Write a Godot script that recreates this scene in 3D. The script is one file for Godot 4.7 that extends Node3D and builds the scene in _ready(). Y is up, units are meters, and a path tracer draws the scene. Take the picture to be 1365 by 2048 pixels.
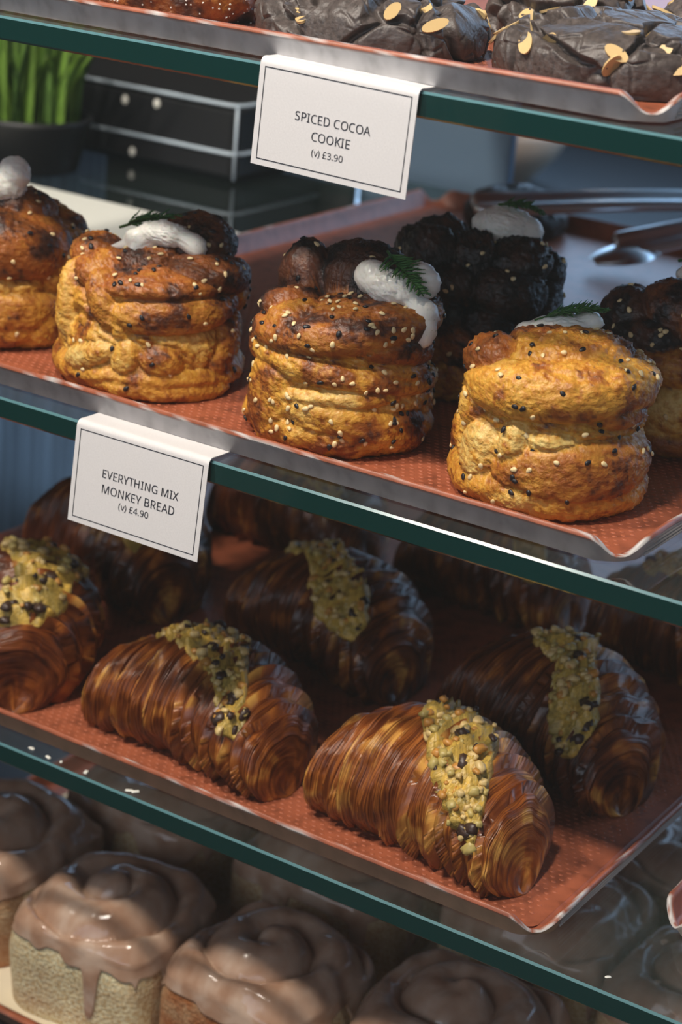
extends Node3D

var taken := {}
var rng := RandomNumberGenerator.new()
var M := {}
var TO_CAMERA := Vector3(0.52, 0, 0.854)      # the way the breads' best sides face, in plan
var SIDEWAYS := Vector3(0.854, 0, -0.52)

const SHELF_A := 0.1956     # glass tops: cookies, breads, croissants, and the deck of the buns
const SHELF_B := 0.0
const SHELF_C := -0.2013
const DECK := -0.402
const GLASS := 0.0118

func _ready() -> void:
	rng.seed = 7
	setup_view()
	make_materials()
	build_room()
	build_case()
	build_background()
	build_trays()
	build_breads()
	build_croissants()
	build_buns()
	build_cookies()
	build_tongs()
	build_labels()
	build_crumbs()

# ---------------------------------------------------------------- camera, sky, light
func setup_view() -> void:
	var cam := Camera3D.new()
	cam.name = "camera"
	add_child(cam)
	cam.transform = Transform3D(Basis(Vector3(0.83655113, 0.08121029, -0.54183678), Vector3(-0.25509832, 0.93295153, -0.25402026), Vector3(0.4848784, 0.35072259, 0.80117826)), Vector3(0.4622, 0.3279, 0.7625))
	var at := CameraAttributesPhysical.new()
	at.frustum_focal_length = 68.67
	at.frustum_focus_distance = 0.96
	at.frustum_near = 0.05
	at.frustum_far = 60.0
	at.exposure_aperture = 9.0
	cam.attributes = at
	cam.fov = 28.594
	cam.near = 0.05
	cam.far = 60.0
	cam.current = true
	var env := Environment.new()
	env.background_mode = Environment.BG_SKY
	var sky := Sky.new()
	var ps := ProceduralSkyMaterial.new()
	ps.sky_top_color = Color(0.55, 0.68, 0.86)
	ps.sky_horizon_color = Color(0.74, 0.82, 0.92)
	ps.ground_horizon_color = Color(0.5, 0.53, 0.56)
	ps.ground_bottom_color = Color(0.3, 0.31, 0.32)
	ps.sky_energy_multiplier = 1.0
	sky.sky_material = ps
	env.sky = sky
	env.tonemap_mode = Environment.TONE_MAPPER_LINEAR
	env.tonemap_exposure = 1.0
	env.sdfgi_enabled = true
	env.ssao_enabled = true
	env.ssil_enabled = true
	var we := WorldEnvironment.new()
	we.name = "environment"
	we.environment = env
	add_child(we)
	# daylight through the high window in the back wall and through the shop front behind the camera
	area("daylight_back", Vector3(0.05, 0.95, -2.36), Vector3(0.05, 0.95, 0), Vector2(4.1, 1.5), Color(0.68, 0.84, 1.0), 5.0)
	area("daylight_front", Vector3(0.3, 1.15, 3.35), Vector3(0.3, 1.15, 0), Vector2(3.6, 1.3), Color(0.95, 0.97, 1.0), 2.9)

func area(called: String, at: Vector3, to: Vector3, size: Vector2, col: Color, energy: float) -> void:
	var l := AreaLight3D.new()
	l.name = called
	l.area_size = size
	l.light_color = col
	l.light_energy = energy
	l.area_normalize_energy = true
	l.shadow_enabled = true
	l.area_range = 12.0
	add_child(l)
	l.look_at_from_position(at, to, Vector3.UP)

# ---------------------------------------------------------------- helpers
func numbered(n: String) -> String:
	if not taken.has(n):
		taken[n] = 0
		return n
	taken[n] += 1
	return "%s_%03d" % [n, taken[n]]

func tag(o: Node3D, label: String, category: String, group := "", kind := "") -> void:
	if label: o.set_meta("label", label)
	if category: o.set_meta("category", category)
	if group: o.set_meta("group", group)
	if kind: o.set_meta("kind", kind)

func thing(called: String, at: Vector3, label: String, category: String, group := "") -> Node3D:
	var o := Node3D.new()
	o.name = numbered(called)
	add_child(o)
	o.position = at
	tag(o, label, category, group)
	return o

func put(called: String, mesh: Mesh, material: Material, parent: Node3D = null, xf := Transform3D()) -> MeshInstance3D:
	var o := MeshInstance3D.new()
	o.mesh = mesh
	o.material_override = null
	if material:
		o.set_surface_override_material(0, material)
	o.transform = xf
	if parent == null:
		o.name = numbered(called)
		add_child(o)
	else:
		o.name = called
		parent.add_child(o, true)
	return o

func struct(called: String, mesh: Mesh, material: Material, at := Vector3.ZERO) -> MeshInstance3D:
	var o := put(called, mesh, material, null, Transform3D(Basis(), at))
	o.set_meta("kind", "structure")
	return o

func lin(r: float, g: float, b: float) -> Color:
	return Color(r / 255.0, g / 255.0, b / 255.0).srgb_to_linear()

func rgb(r: float, g: float, b: float, a := 1.0) -> Color:
	return Color(r / 255.0, g / 255.0, b / 255.0, a)

func st_new() -> SurfaceTool:
	var st := SurfaceTool.new()
	st.begin(Mesh.PRIMITIVE_TRIANGLES)
	return st

func quad(st: SurfaceTool, a: Vector3, b: Vector3, c: Vector3, d: Vector3) -> void:
	# seen from the front a, b, c, d run clockwise
	for v in [a, b, c, a, c, d]:
		st.add_vertex(v)

func box_into(st: SurfaceTool, lo: Vector3, hi: Vector3, bev := 0.0, xf := Transform3D()) -> void:
	# a box whose edges are cut by bev
	st.set_smooth_group(-1)
	var c := (lo + hi) / 2.0
	var h := (hi - lo) / 2.0
	bev = minf(bev, 0.49 * minf(h.x, minf(h.y, h.z)) * 2.0)
	var ax := [Vector3(1, 0, 0), Vector3(0, 1, 0), Vector3(0, 0, 1)]
	for i in 3:
		for s in [-1.0, 1.0]:
			var n: Vector3 = ax[i] * s
			var u: Vector3 = ax[(i + 1) % 3] * s
			var v: Vector3 = ax[(i + 2) % 3]
			var hu: float = h[(i + 1) % 3] - bev
			var hv: float = h[(i + 2) % 3] - bev
			var p: Vector3 = c + n * h[i]
			quad(st, xf * (p - u * hu - v * hv), xf * (p - u * hu + v * hv), xf * (p + u * hu + v * hv), xf * (p + u * hu - v * hv))
	if bev <= 0.0:
		return
	for i in 3:
		var a := (i + 1) % 3
		var b := (i + 2) % 3
		for sa in [-1.0, 1.0]:
			for sb in [-1.0, 1.0]:
				var e1 := Vector3.ZERO
				var e2 := Vector3.ZERO
				e1[a] = sa * h[a]
				e1[b] = sb * (h[b] - bev)
				e2[a] = sa * (h[a] - bev)
				e2[b] = sb * h[b]
				var w := Vector3.ZERO
				w[i] = h[i] - bev
				if sa * sb > 0:
					quad(st, xf * (c + e1 - w), xf * (c + e1 + w), xf * (c + e2 + w), xf * (c + e2 - w))
				else:
					quad(st, xf * (c + e1 - w), xf * (c + e2 - w), xf * (c + e2 + w), xf * (c + e1 + w))
	for sx in [-1.0, 1.0]:
		for sy in [-1.0, 1.0]:
			for sz in [-1.0, 1.0]:
				var p1 := c + Vector3(sx * h.x, sy * (h.y - bev), sz * (h.z - bev))
				var p2 := c + Vector3(sx * (h.x - bev), sy * h.y, sz * (h.z - bev))
				var p3 := c + Vector3(sx * (h.x - bev), sy * (h.y - bev), sz * h.z)
				var tri := [p1, p3, p2] if sx * sy * sz > 0 else [p1, p2, p3]
				for q in tri:
					st.add_vertex(xf * q)

func box_mesh(lo: Vector3, hi: Vector3, bev := 0.0) -> ArrayMesh:
	var st := st_new()
	box_into(st, lo, hi, bev)
	st.generate_normals()
	return st.commit()

func grid_mesh(pts: PackedVector3Array, nu: int, nv: int, wrap: bool, cols := PackedColorArray(), uvs := PackedVector2Array(), flip := false) -> ArrayMesh:
	# nv rows of nu points; wrap joins the row ends (the caller repeats no column unless uvs need it)
	var idx := PackedInt32Array()
	var last := nu if wrap else nu - 1
	idx.resize((nv - 1) * last * 6)
	var k := 0
	for j in nv - 1:
		for i in last:
			var a := j * nu + i
			var b := j * nu + (i + 1) % nu
			var c := a + nu
			var d := b + nu
			if flip:
				idx[k] = a; idx[k + 1] = b; idx[k + 2] = c; idx[k + 3] = b; idx[k + 4] = d; idx[k + 5] = c
			else:
				idx[k] = a; idx[k + 1] = c; idx[k + 2] = b; idx[k + 3] = b; idx[k + 4] = c; idx[k + 5] = d
			k += 6
	var arr := []
	arr.resize(Mesh.ARRAY_MAX)
	arr[Mesh.ARRAY_VERTEX] = pts
	arr[Mesh.ARRAY_INDEX] = idx
	if cols.size(): arr[Mesh.ARRAY_COLOR] = cols
	if uvs.size(): arr[Mesh.ARRAY_TEX_UV] = uvs
	var m := ArrayMesh.new()
	m.add_surface_from_arrays(Mesh.PRIMITIVE_TRIANGLES, arr)
	var st := SurfaceTool.new()
	st.create_from(m, 0)
	st.generate_normals()
	return st.commit()

func tube_into(st: SurfaceTool, path: Array, radii: Array, sides := 8) -> void:
	st.set_smooth_group(0)
	var rings := []
	var n := path.size()
	var up := Vector3.UP
	for i in n:
		var t: Vector3 = (path[mini(i + 1, n - 1)] - path[maxi(i - 1, 0)]).normalized()
		if absf(t.dot(up)) > 0.95: up = Vector3.RIGHT
		var a := t.cross(up).normalized()
		var b := t.cross(a).normalized()
		up = -b if (-b).dot(up) > 0 else b
		var ring := []
		for k in sides:
			var w := TAU * k / sides
			ring.append(path[i] + (a * cos(w) + b * sin(w)) * radii[i])
		rings.append(ring)
	for i in n - 1:
		for k in sides:
			var k2 := (k + 1) % sides
			quad(st, rings[i][k], rings[i][k2], rings[i + 1][k2], rings[i + 1][k])
	for k in range(1, sides - 1):
		for v in [rings[0][0], rings[0][k + 1], rings[0][k]]: st.add_vertex(v)
		for v in [rings[n - 1][0], rings[n - 1][k], rings[n - 1][k + 1]]: st.add_vertex(v)

func noise(seed_: int, freq: float, octaves := 3, type := FastNoiseLite.TYPE_SIMPLEX_SMOOTH) -> FastNoiseLite:
	var n := FastNoiseLite.new()
	n.seed = seed_
	n.noise_type = type
	n.frequency = freq
	n.fractal_octaves = octaves
	if octaves == 1: n.fractal_type = FastNoiseLite.FRACTAL_NONE
	return n

func noise_tex(seed_: int, freq: float, octaves: int, size := 512, ramp: Gradient = null) -> NoiseTexture2D:
	var t := NoiseTexture2D.new()
	t.width = size
	t.height = size
	t.seamless = true
	t.noise = noise(seed_, freq, octaves)
	if ramp: t.color_ramp = ramp
	return t

func ramp(stops: Array) -> Gradient:
	var g := Gradient.new()
	var o := PackedFloat32Array()
	var c := PackedColorArray()
	for s in stops:
		o.append(s[0])
		c.append(s[1])
	g.offsets = o
	g.colors = c
	return g

func grey(a: float) -> Color:
	return Color(a, a, a)

func plain(col: Color, rough := 0.6, metal := 0.0) -> StandardMaterial3D:
	var m := StandardMaterial3D.new()
	m.albedo_color = col
	m.roughness = rough
	m.metallic = metal
	return m

func triplanar(m: StandardMaterial3D, s: float) -> StandardMaterial3D:
	m.uv1_triplanar = true
	m.uv1_scale = Vector3(s, s, s)
	return m

func relief(m: StandardMaterial3D, t: Texture2D, cm: float) -> StandardMaterial3D:
	m.heightmap_enabled = true
	m.heightmap_texture = t
	m.heightmap_scale = cm
	return m

# ---------------------------------------------------------------- materials
func make_materials() -> void:
	var fine := noise_tex(3, 0.02, 5, 512)
	var fine_tone := noise_tex(5, 0.016, 5, 512, ramp([[0.0, grey(0.55)], [0.35, grey(0.86)], [0.65, grey(1.0)], [1.0, grey(1.0)]]))
	M.fine = fine
	var bread := plain(Color.WHITE, 0.46)
	bread.vertex_color_use_as_albedo = true
	bread.albedo_texture = noise_tex(11, 0.02, 5, 512, ramp([[0.0, rgb(200, 164, 130)], [0.38, rgb(238, 222, 202)], [0.6, Color.WHITE], [1.0, Color.WHITE]]))
	triplanar(bread, 24.0)
	relief(bread, fine, 0.09)
	bread.subsurf_scatter_enabled = true
	bread.subsurf_scatter_strength = 0.08
	M.bread = bread
	var streak := noise_tex(21, 0.012, 4, 512)
	M.streak = streak
	var cro := plain(Color.WHITE, 0.30)
	cro.vertex_color_use_as_albedo = true
	cro.albedo_texture = noise_tex(22, 0.012, 4, 512, ramp([[0.0, rgb(120, 95, 85)], [0.4, rgb(205, 190, 180)], [0.62, Color.WHITE], [1.0, Color.WHITE]]))
	cro.uv1_scale = Vector3(22.0, 0.4, 1.0)
	relief(cro, streak, 0.06)
	M.croissant = cro
	var fill := plain(Color.WHITE, 0.38)
	fill.vertex_color_use_as_albedo = true
	fill.albedo_texture = fine_tone
	triplanar(fill, 40.0)
	relief(fill, fine, 0.05)
	M.filling = fill
	for a in [["nut_pale", rgb(226, 196, 130)], ["nut_green", rgb(200, 178, 104)], ["nut_gold", rgb(205, 146, 66)], ["nut_dark", rgb(66, 46, 36)]]:
		var nm := plain(a[1], 0.4)
		nm.albedo_texture = fine_tone
		triplanar(nm, 60.0)
		M[a[0]] = nm
	var cream := plain(rgb(246, 242, 232), 0.32)
	cream.subsurf_scatter_enabled = true
	cream.subsurf_scatter_strength = 0.12
	cream.albedo_texture = noise_tex(31, 0.06, 2, 256, ramp([[0.0, rgb(120, 130, 100)], [0.16, rgb(240, 240, 232)], [0.2, Color.WHITE], [1.0, Color.WHITE]]))
	triplanar(cream, 30.0)
	relief(cream, fine, 0.02)
	M.cream = cream
	M.dill = plain(rgb(66, 112, 52), 0.5)
	M.dill.backlight_enabled = true
	M.dill.backlight = rgb(60, 110, 40)
	M.sesame = plain(rgb(236, 212, 158), 0.45)
	M.black_seed = plain(rgb(34, 32, 36), 0.4)
	var tray := plain(Color.WHITE, 0.42)
	tray.vertex_color_use_as_albedo = true
	tray.albedo_texture = noise_tex(41, 0.02, 5, 512, ramp([[0.0, grey(0.72)], [0.4, grey(0.93)], [0.7, Color.WHITE], [1.0, Color.WHITE]]))
	triplanar(tray, 6.0)
	M.tray = tray
	M.dimple = plain(rgb(168, 94, 64), 0.4)
	var icing := plain(rgb(194, 168, 148), 0.15)
	icing.albedo_texture = noise_tex(51, 0.008, 4, 512, ramp([[0.0, rgb(196, 166, 146)], [0.45, rgb(232, 218, 208)], [0.7, Color.WHITE], [1.0, Color.WHITE]]))
	triplanar(icing, 9.0)
	relief(icing, noise_tex(52, 0.01, 4, 512), 0.06)
	M.icing = icing
	var crumb := plain(Color.WHITE, 0.75)
	crumb.vertex_color_use_as_albedo = true
	crumb.albedo_texture = bread.albedo_texture
	triplanar(crumb, 30.0)
	relief(crumb, fine, 0.1)
	M.crumb = crumb
	var cookie := plain(Color.WHITE, 0.45)
	cookie.vertex_color_use_as_albedo = true
	cookie.albedo_texture = fine_tone
	triplanar(cookie, 35.0)
	relief(cookie, fine, 0.03)
	M.cookie = cookie
	M.almond = plain(rgb(232, 198, 138), 0.5)
	M.almond.albedo_texture = fine_tone
	triplanar(M.almond, 40.0)
	var pane := plain(rgb(225, 240, 236, 0.004), 0.02)
	pane.transparency = BaseMaterial3D.TRANSPARENCY_ALPHA
	M.pane = pane
	var shelf := plain(rgb(170, 215, 205, 0.015), 0.03)
	shelf.transparency = BaseMaterial3D.TRANSPARENCY_ALPHA
	M.shelf = shelf
	var edge := plain(rgb(16, 52, 49), 0.12)
	edge.clearcoat_enabled = true
	edge.clearcoat = 0.6
	edge.clearcoat_roughness = 0.05
	M.edge = edge
	M.arris = plain(rgb(88, 128, 134), 0.15)  # lighter than the glass edge: a bright reflection put into the colour
	M.card = plain(rgb(236, 233, 232), 0.6)
	M.card.albedo_texture = noise_tex(61, 0.1, 2, 256, ramp([[0.0, grey(0.94)], [1.0, Color.WHITE]]))
	triplanar(M.card, 40.0)
	M.ink = plain(rgb(32, 32, 44), 0.7)
	var steel := plain(rgb(226, 230, 234), 0.28, 1.0)
	M.steel = steel
	var brushed := plain(rgb(150, 156, 162), 0.42, 0.7)
	brushed.albedo_texture = noise_tex(71, 0.02, 4, 256, ramp([[0.0, grey(0.6)], [1.0, Color.WHITE]]))
	triplanar(brushed, 1.0)
	brushed.uv1_scale = Vector3(1, 0.3, 14)
	M.brushed = brushed
	M.strip = plain(rgb(196, 212, 224), 0.3)
	M.black = plain(rgb(26, 27, 30), 0.45)
	M.dark = plain(rgb(38, 36, 36), 0.5)
	M.board = plain(rgb(226, 226, 216), 0.55)
	M.blue_panel = plain(rgb(120, 146, 170), 0.3, 0.2)
	M.grass = plain(Color.WHITE, 0.45)
	M.grass.vertex_color_use_as_albedo = true
	M.grass.backlight_enabled = true
	M.grass.backlight = rgb(120, 150, 60)
	M.wall = plain(rgb(92, 92, 94), 0.85)
	M.wall.albedo_texture = noise_tex(81, 0.01, 4, 256, ramp([[0.0, grey(0.85)], [1.0, Color.WHITE]]))
	triplanar(M.wall, 0.6)
	M.dark_wall = plain(rgb(54, 56, 60), 0.8)
	M.ceiling = plain(rgb(110, 110, 112), 0.9)
	M.floor = plain(rgb(96, 84, 74), 0.6)
	M.frame = plain(rgb(40, 42, 45), 0.4)

# ---------------------------------------------------------------- room
func build_room() -> void:
	struct("floor", box_mesh(Vector3(-3.4, -1.3, -2.6), Vector3(2.6, -1.15, 3.6)), M.floor)
	struct("ceiling", box_mesh(Vector3(-3.4, 1.95, -2.6), Vector3(2.6, 2.1, 3.6)), M.ceiling)
	struct("wall_left", box_mesh(Vector3(-3.4, -1.15, -2.45), Vector3(-3.25, 1.95, 3.45)), M.wall)
	struct("wall_right", box_mesh(Vector3(2.45, -1.15, -2.45), Vector3(2.6, 1.95, 3.45)), M.wall)
	# back wall with its high window, front wall with the shop window
	var st := st_new()
	box_into(st, Vector3(-3.4, -1.15, -2.6), Vector3(2.6, 0.15, -2.45))
	box_into(st, Vector3(-3.4, 1.75, -2.6), Vector3(2.6, 1.95, -2.45))
	box_into(st, Vector3(-3.4, 0.15, -2.6), Vector3(-2.05, 1.75, -2.45))
	box_into(st, Vector3(2.15, 0.15, -2.6), Vector3(2.6, 1.75, -2.45))
	st.generate_normals()
	struct("wall_back", st.commit(), M.dark_wall)
	st = st_new()
	box_into(st, Vector3(-3.4, -1.15, 3.45), Vector3(2.6, 0.45, 3.6))
	box_into(st, Vector3(-3.4, 1.85, 3.45), Vector3(2.6, 1.95, 3.6))
	box_into(st, Vector3(-3.4, 0.45, 3.45), Vector3(-1.55, 1.85, 3.6))
	box_into(st, Vector3(2.15, 0.45, 3.45), Vector3(2.6, 1.85, 3.6))
	st.generate_normals()
	struct("wall_front", st.commit(), M.wall)
	var w := struct("window_1", frame_mesh(4.2, 1.6, 0.05), M.frame)
	w.position = Vector3(0.05, 0.95, -2.525)
	put("pane", box_mesh(Vector3(-2.06, -0.76, -0.004), Vector3(2.06, 0.76, 0.004)), M.pane, w)
	w = struct("window_2", frame_mesh(3.7, 1.4, 0.05), M.frame)
	w.position = Vector3(0.3, 1.15, 3.525)
	put("pane", box_mesh(Vector3(-1.81, -0.66, -0.004), Vector3(1.81, 0.66, 0.004)), M.pane, w)
	# warm ceiling lamps over the customers' side of the counter
	for x in [-0.75, 0.05]:
		ceiling_lamp(Vector3(x, 1.95, 0.82), Vector3(x * 0.35 - 0.05, -0.05, -0.06))

func frame_mesh(w: float, h: float, t: float) -> ArrayMesh:
	var st := st_new()
	box_into(st, Vector3(-w / 2, -h / 2, -0.05), Vector3(w / 2, -h / 2 + t, 0.05), 0.004)
	box_into(st, Vector3(-w / 2, h / 2 - t, -0.05), Vector3(w / 2, h / 2, 0.05), 0.004)
	box_into(st, Vector3(-w / 2, -h / 2 + t, -0.05), Vector3(-w / 2 + t, h / 2 - t, 0.05), 0.004)
	box_into(st, Vector3(w / 2 - t, -h / 2 + t, -0.05), Vector3(w / 2, h / 2 - t, 0.05), 0.004)
	st.generate_normals()
	return st.commit()

func ceiling_lamp(at: Vector3, target: Vector3) -> void:
	var t := thing("ceiling_lamp", at, "black ceiling lamp with a round warm face over the counter", "lamp", "ceiling lamps over the counter")
	var st := st_new()
	tube_into(st, [Vector3.ZERO, Vector3(0, -0.25, 0)], [0.008, 0.008], 8)
	st.generate_normals()
	put("stem", st.commit(), M.black, t)
	var head := Vector3(0, -0.3, 0)
	var dir := (target - (at + head)).normalized()
	st = st_new()
	tube_into(st, [head - dir * 0.06, head - dir * 0.05, head, head + dir * 0.09], [0.03, 0.055, 0.085, 0.09], 20)
	st.generate_normals()
	put("shade", st.commit(), M.black, t)
	var glow := plain(rgb(255, 226, 180), 0.5)
	glow.emission_enabled = true
	glow.emission = rgb(255, 240, 220)
	glow.emission_energy_multiplier = 3.0
	st = st_new()
	tube_into(st, [head + dir * 0.0905, head + dir * 0.094], [0.08, 0.08], 20)
	st.generate_normals()
	put("lamp_face", st.commit(), glow, t)
	var l := SpotLight3D.new()
	l.name = "lamp_light"
	l.light_color = rgb(255, 244, 230)
	l.light_energy = LAMP
	l.light_size = 0.08
	l.spot_angle = 40.0
	l.spot_angle_attenuation = 0.6
	l.spot_range = 6.0
	l.spot_attenuation = 2.0
	l.shadow_enabled = true
	add_child(l)
	var from := at + head + dir * 0.11
	l.look_at_from_position(from, target, Vector3.UP)

const LAMP := 3.0

# ---------------------------------------------------------------- the case
func glass_shelf(y: float, label: String) -> void:
	var x0 := -0.716
	var x1 := 0.746
	var z0 := -0.69
	var t := thing("glass_shelf", Vector3(0, y, 0), label, "shelf")
	# the two faces one looks through, then the polished green edges with their cut arrises
	var c := 0.0011
	var st := st_new()
	st.set_smooth_group(-1)
	quad(st, Vector3(x0, 0, -c), Vector3(x0, 0, z0), Vector3(x1, 0, z0), Vector3(x1, 0, -c))
	quad(st, Vector3(x0, -GLASS, z0), Vector3(x0, -GLASS, -c), Vector3(x1, -GLASS, -c), Vector3(x1, -GLASS, z0))
	st.generate_normals()
	put("glass_face", st.commit(), M.shelf, t)
	st = st_new()
	st.set_smooth_group(-1)
	quad(st, Vector3(x0, -c, 0), Vector3(x1, -c, 0), Vector3(x1, -GLASS + c, 0), Vector3(x0, -GLASS + c, 0))
	quad(st, Vector3(x0, -GLASS + c, 0), Vector3(x1, -GLASS + c, 0), Vector3(x1, -GLASS, -c), Vector3(x0, -GLASS, -c))
	quad(st, Vector3(x1, 0, z0), Vector3(x0, 0, z0), Vector3(x0, -GLASS, z0), Vector3(x1, -GLASS, z0))
	quad(st, Vector3(x0, 0, z0), Vector3(x0, 0, -c), Vector3(x0, -GLASS, -c), Vector3(x0, -GLASS, z0))
	quad(st, Vector3(x1, 0, -c), Vector3(x1, 0, z0), Vector3(x1, -GLASS, z0), Vector3(x1, -GLASS, -c))
	st.generate_normals()
	put("glass_edge", st.commit(), M.edge, t).set_meta("label", "dark green polished glass edge")
	st = st_new()
	st.set_smooth_group(-1)
	quad(st, Vector3(x0, 0, -c), Vector3(x1, 0, -c), Vector3(x1, -c, 0), Vector3(x0, -c, 0))
	st.generate_normals()
	put("polished_arris", st.commit(), M.arris, t)

func build_case() -> void:
	var b := thing("counter_cabinet", Vector3(0, -1.15, -0.32), "dark counter cabinet carrying the glass pastry case", "cabinet")
	put("cabinet_body", box_mesh(Vector3(-0.74, 0, -0.4), Vector3(0.77, 0.735, 0.38), 0.004), M.dark, b)
	put("deck", box_mesh(Vector3(-0.735, 0.7352, -0.395), Vector3(0.765, 0.748, 0.375), 0.002), M.black, b)
	var p := put("metal_partition", box_mesh(Vector3(-0.736, -0.4018, -0.71), Vector3(-0.7165, 0.50, 0.05), 0.002), M.brushed)
	tag(p, "brushed grey metal end panel of the pastry case beside the potted grass", "panel")
	p = put("end_glass", box_mesh(Vector3(0.747, -0.4018, -0.71), Vector3(0.757, 0.50, 0.05), 0.001), M.pane)
	tag(p, "clear glass side of the pastry case standing across from the metal end panel", "glass panel")
	p = put("front_glass", box_mesh(Vector3(-0.716, -0.4018, 0.040), Vector3(0.746, 0.50, 0.046), 0.001), M.pane)
	tag(p, "clear front glass of the pastry case before the shelves", "glass panel")
	glass_shelf(SHELF_A, "thick green-edged glass shelf carrying the cocoa cookies")
	glass_shelf(SHELF_B, "thick green-edged glass shelf carrying the seeded breads")
	glass_shelf(SHELF_C, "thick green-edged glass shelf carrying the croissants")

# ---------------------------------------------------------------- what stands behind and beside
func build_background() -> void:
	# sheet of white board on the bread shelf
	var o := put("white_board", box_mesh(Vector3(-0.70, 0.0004, -0.40), Vector3(-0.345, 0.005, -0.10), 0.001), M.board)
	tag(o, "flat white serving board on the bread shelf beside the tray", "board")
	# dark bin with bright trims
	var b := thing("storage_bin", Vector3(-0.585, 0.0005, -0.615), "dark storage bin with bright edge strips behind the white board", "bin")
	put("bin_body", box_mesh(Vector3(-0.125, 0, -0.065), Vector3(0.125, 0.062, 0.065), 0.006), M.black, b)
	for y in [0.0235, 0.062]:
		var st := st_new()
		var pth := [Vector3(-0.127, y, 0.066), Vector3(0.115, y, 0.066), Vector3(0.123, y, 0.064), Vector3(0.1265, y, 0.056), Vector3(0.1265, y, -0.06)]
		tube_into(st, pth, [0.0016, 0.0016, 0.0016, 0.0016, 0.0016], 6)
		st.generate_normals()
		put("edge_strip", st.commit(), M.strip, b)
	var st2 := st_new()
	tube_into(st2, [Vector3(0.1255, 0.003, 0.0655), Vector3(0.1255, 0.061, 0.0655)], [0.0012, 0.0012], 6)
	st2.generate_normals()
	put("corner_strip", st2.commit(), M.strip, b)
	for q in [Vector2(0.045, 0.052), Vector2(0.012, 0.05), Vector2(0.022, 0.009)]:  # white beads standing in for bright reflections in the glass
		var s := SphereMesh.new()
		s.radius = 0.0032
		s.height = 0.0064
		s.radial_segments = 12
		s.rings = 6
		put("glint_dot", s, M.board, b, Transform3D(Basis().scaled(Vector3(1, 1.2, 0.5)), Vector3(q.x, q.y, 0.0655)))
	# sliding rear doors of the case
	var d := put("rear_door", box_mesh(Vector3(-0.7163, -0.012, -0.7015), Vector3(-0.435, 0.5, -0.6905), 0.002), M.dark)
	tag(d, "dark sliding rear door of the case behind the storage bin", "door")
	d = put("rear_door", box_mesh(Vector3(-0.44, -0.40, -0.722), Vector3(-0.297, 0.5, -0.711), 0.002), M.blue_panel)
	tag(d, "pale blue-grey rear panel of the case behind the bread tray", "door")
	# back counter with a beige bowl
	var c := thing("back_counter", Vector3(-0.5, -1.15, -1.75), "dark back counter behind the pastry case", "counter")
	put("counter_body", box_mesh(Vector3(-1.6, 0, -0.3), Vector3(1.6, 0.92, 0.25), 0.004), M.dark, c)
	put("counter_top", box_mesh(Vector3(-1.62, 0.9205, -0.31), Vector3(1.62, 0.95, 0.27), 0.004), M.frame, c)
	var bowl := put("bowl", lathe([[0.0, 0.0], [0.06, 0.0], [0.066, 0.004], [0.10, 0.04], [0.118, 0.075], [0.115, 0.078], [0.108, 0.075], [0.092, 0.042], [0.055, 0.012], [0.0, 0.01]], 36), plain(rgb(222, 196, 172), 0.5), null, Transform3D(Basis(), Vector3(-0.84, -0.1998, -1.68)))
	tag(bowl, "beige bowl on the dark back counter", "bowl")
	potted_grass(Vector3(-0.60, 0.0, -0.462))

func lathe(prof: Array, n := 32) -> ArrayMesh:
	var pts := PackedVector3Array()
	for q in prof:
		for i in n:
			var a := TAU * i / n
			pts.append(Vector3(cos(a) * q[0], q[1], sin(a) * q[0]))
	return grid_mesh(pts, n, prof.size(), true, PackedColorArray(), PackedVector2Array(), true)

func potted_grass(at: Vector3) -> void:
	var t := thing("potted_grass", at, "green grass blades growing in a black pot beside the metal panel", "plant")
	put("pot", lathe([[0.0, 0.0005], [0.038, 0.0005], [0.040, 0.002], [0.049, 0.038], [0.051, 0.040], [0.051, 0.044], [0.047, 0.044], [0.045, 0.036], [0.0, 0.036]], 40), M.black, t)
	var r := RandomNumberGenerator.new()
	r.seed = 21
	for i in 120:
		var a := r.randf() * TAU
		var rad := 0.042 * sqrt(r.randf())
		var base := Vector3(cos(a) * rad, 0.034, sin(a) * rad)
		var lean := Vector3(cos(a) * 0.3 + r.randf_range(-0.25, 0.55), 0, sin(a) * 0.3 + r.randf_range(-0.3, 0.35)) * r.randf_range(0.3, 1.1)
		var hgt := r.randf_range(0.07, 0.13)
		var wid := r.randf_range(0.003, 0.0055)
		var side := Vector3(r.randf_range(-1, 1), 0, r.randf_range(-1, 1)).normalized()
		var fold := side.cross(Vector3.UP) * wid * 0.35
		var tone := r.randf()
		var col := lin(60, 96, 38).lerp(lin(128, 168, 66), tone)
		var pts := PackedVector3Array()
		var cols := PackedColorArray()
		for k in 8:
			var f := k / 7.0
			var p := base + Vector3.UP * hgt * f * (1.0 - 0.18 * f * lean.length()) + lean * hgt * f * f * 0.8
			var w := wid * (1.0 - f * f) * (0.6 + 0.4 * sin(f * PI)) + 0.0001
			for q in [p - side * w, p + fold, p + side * w, p + fold * 0.7]:
				pts.append(q)
				cols.append(col)
		put("grass_blade", grid_mesh(pts, 4, 8, true, cols), M.grass, t)

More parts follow.
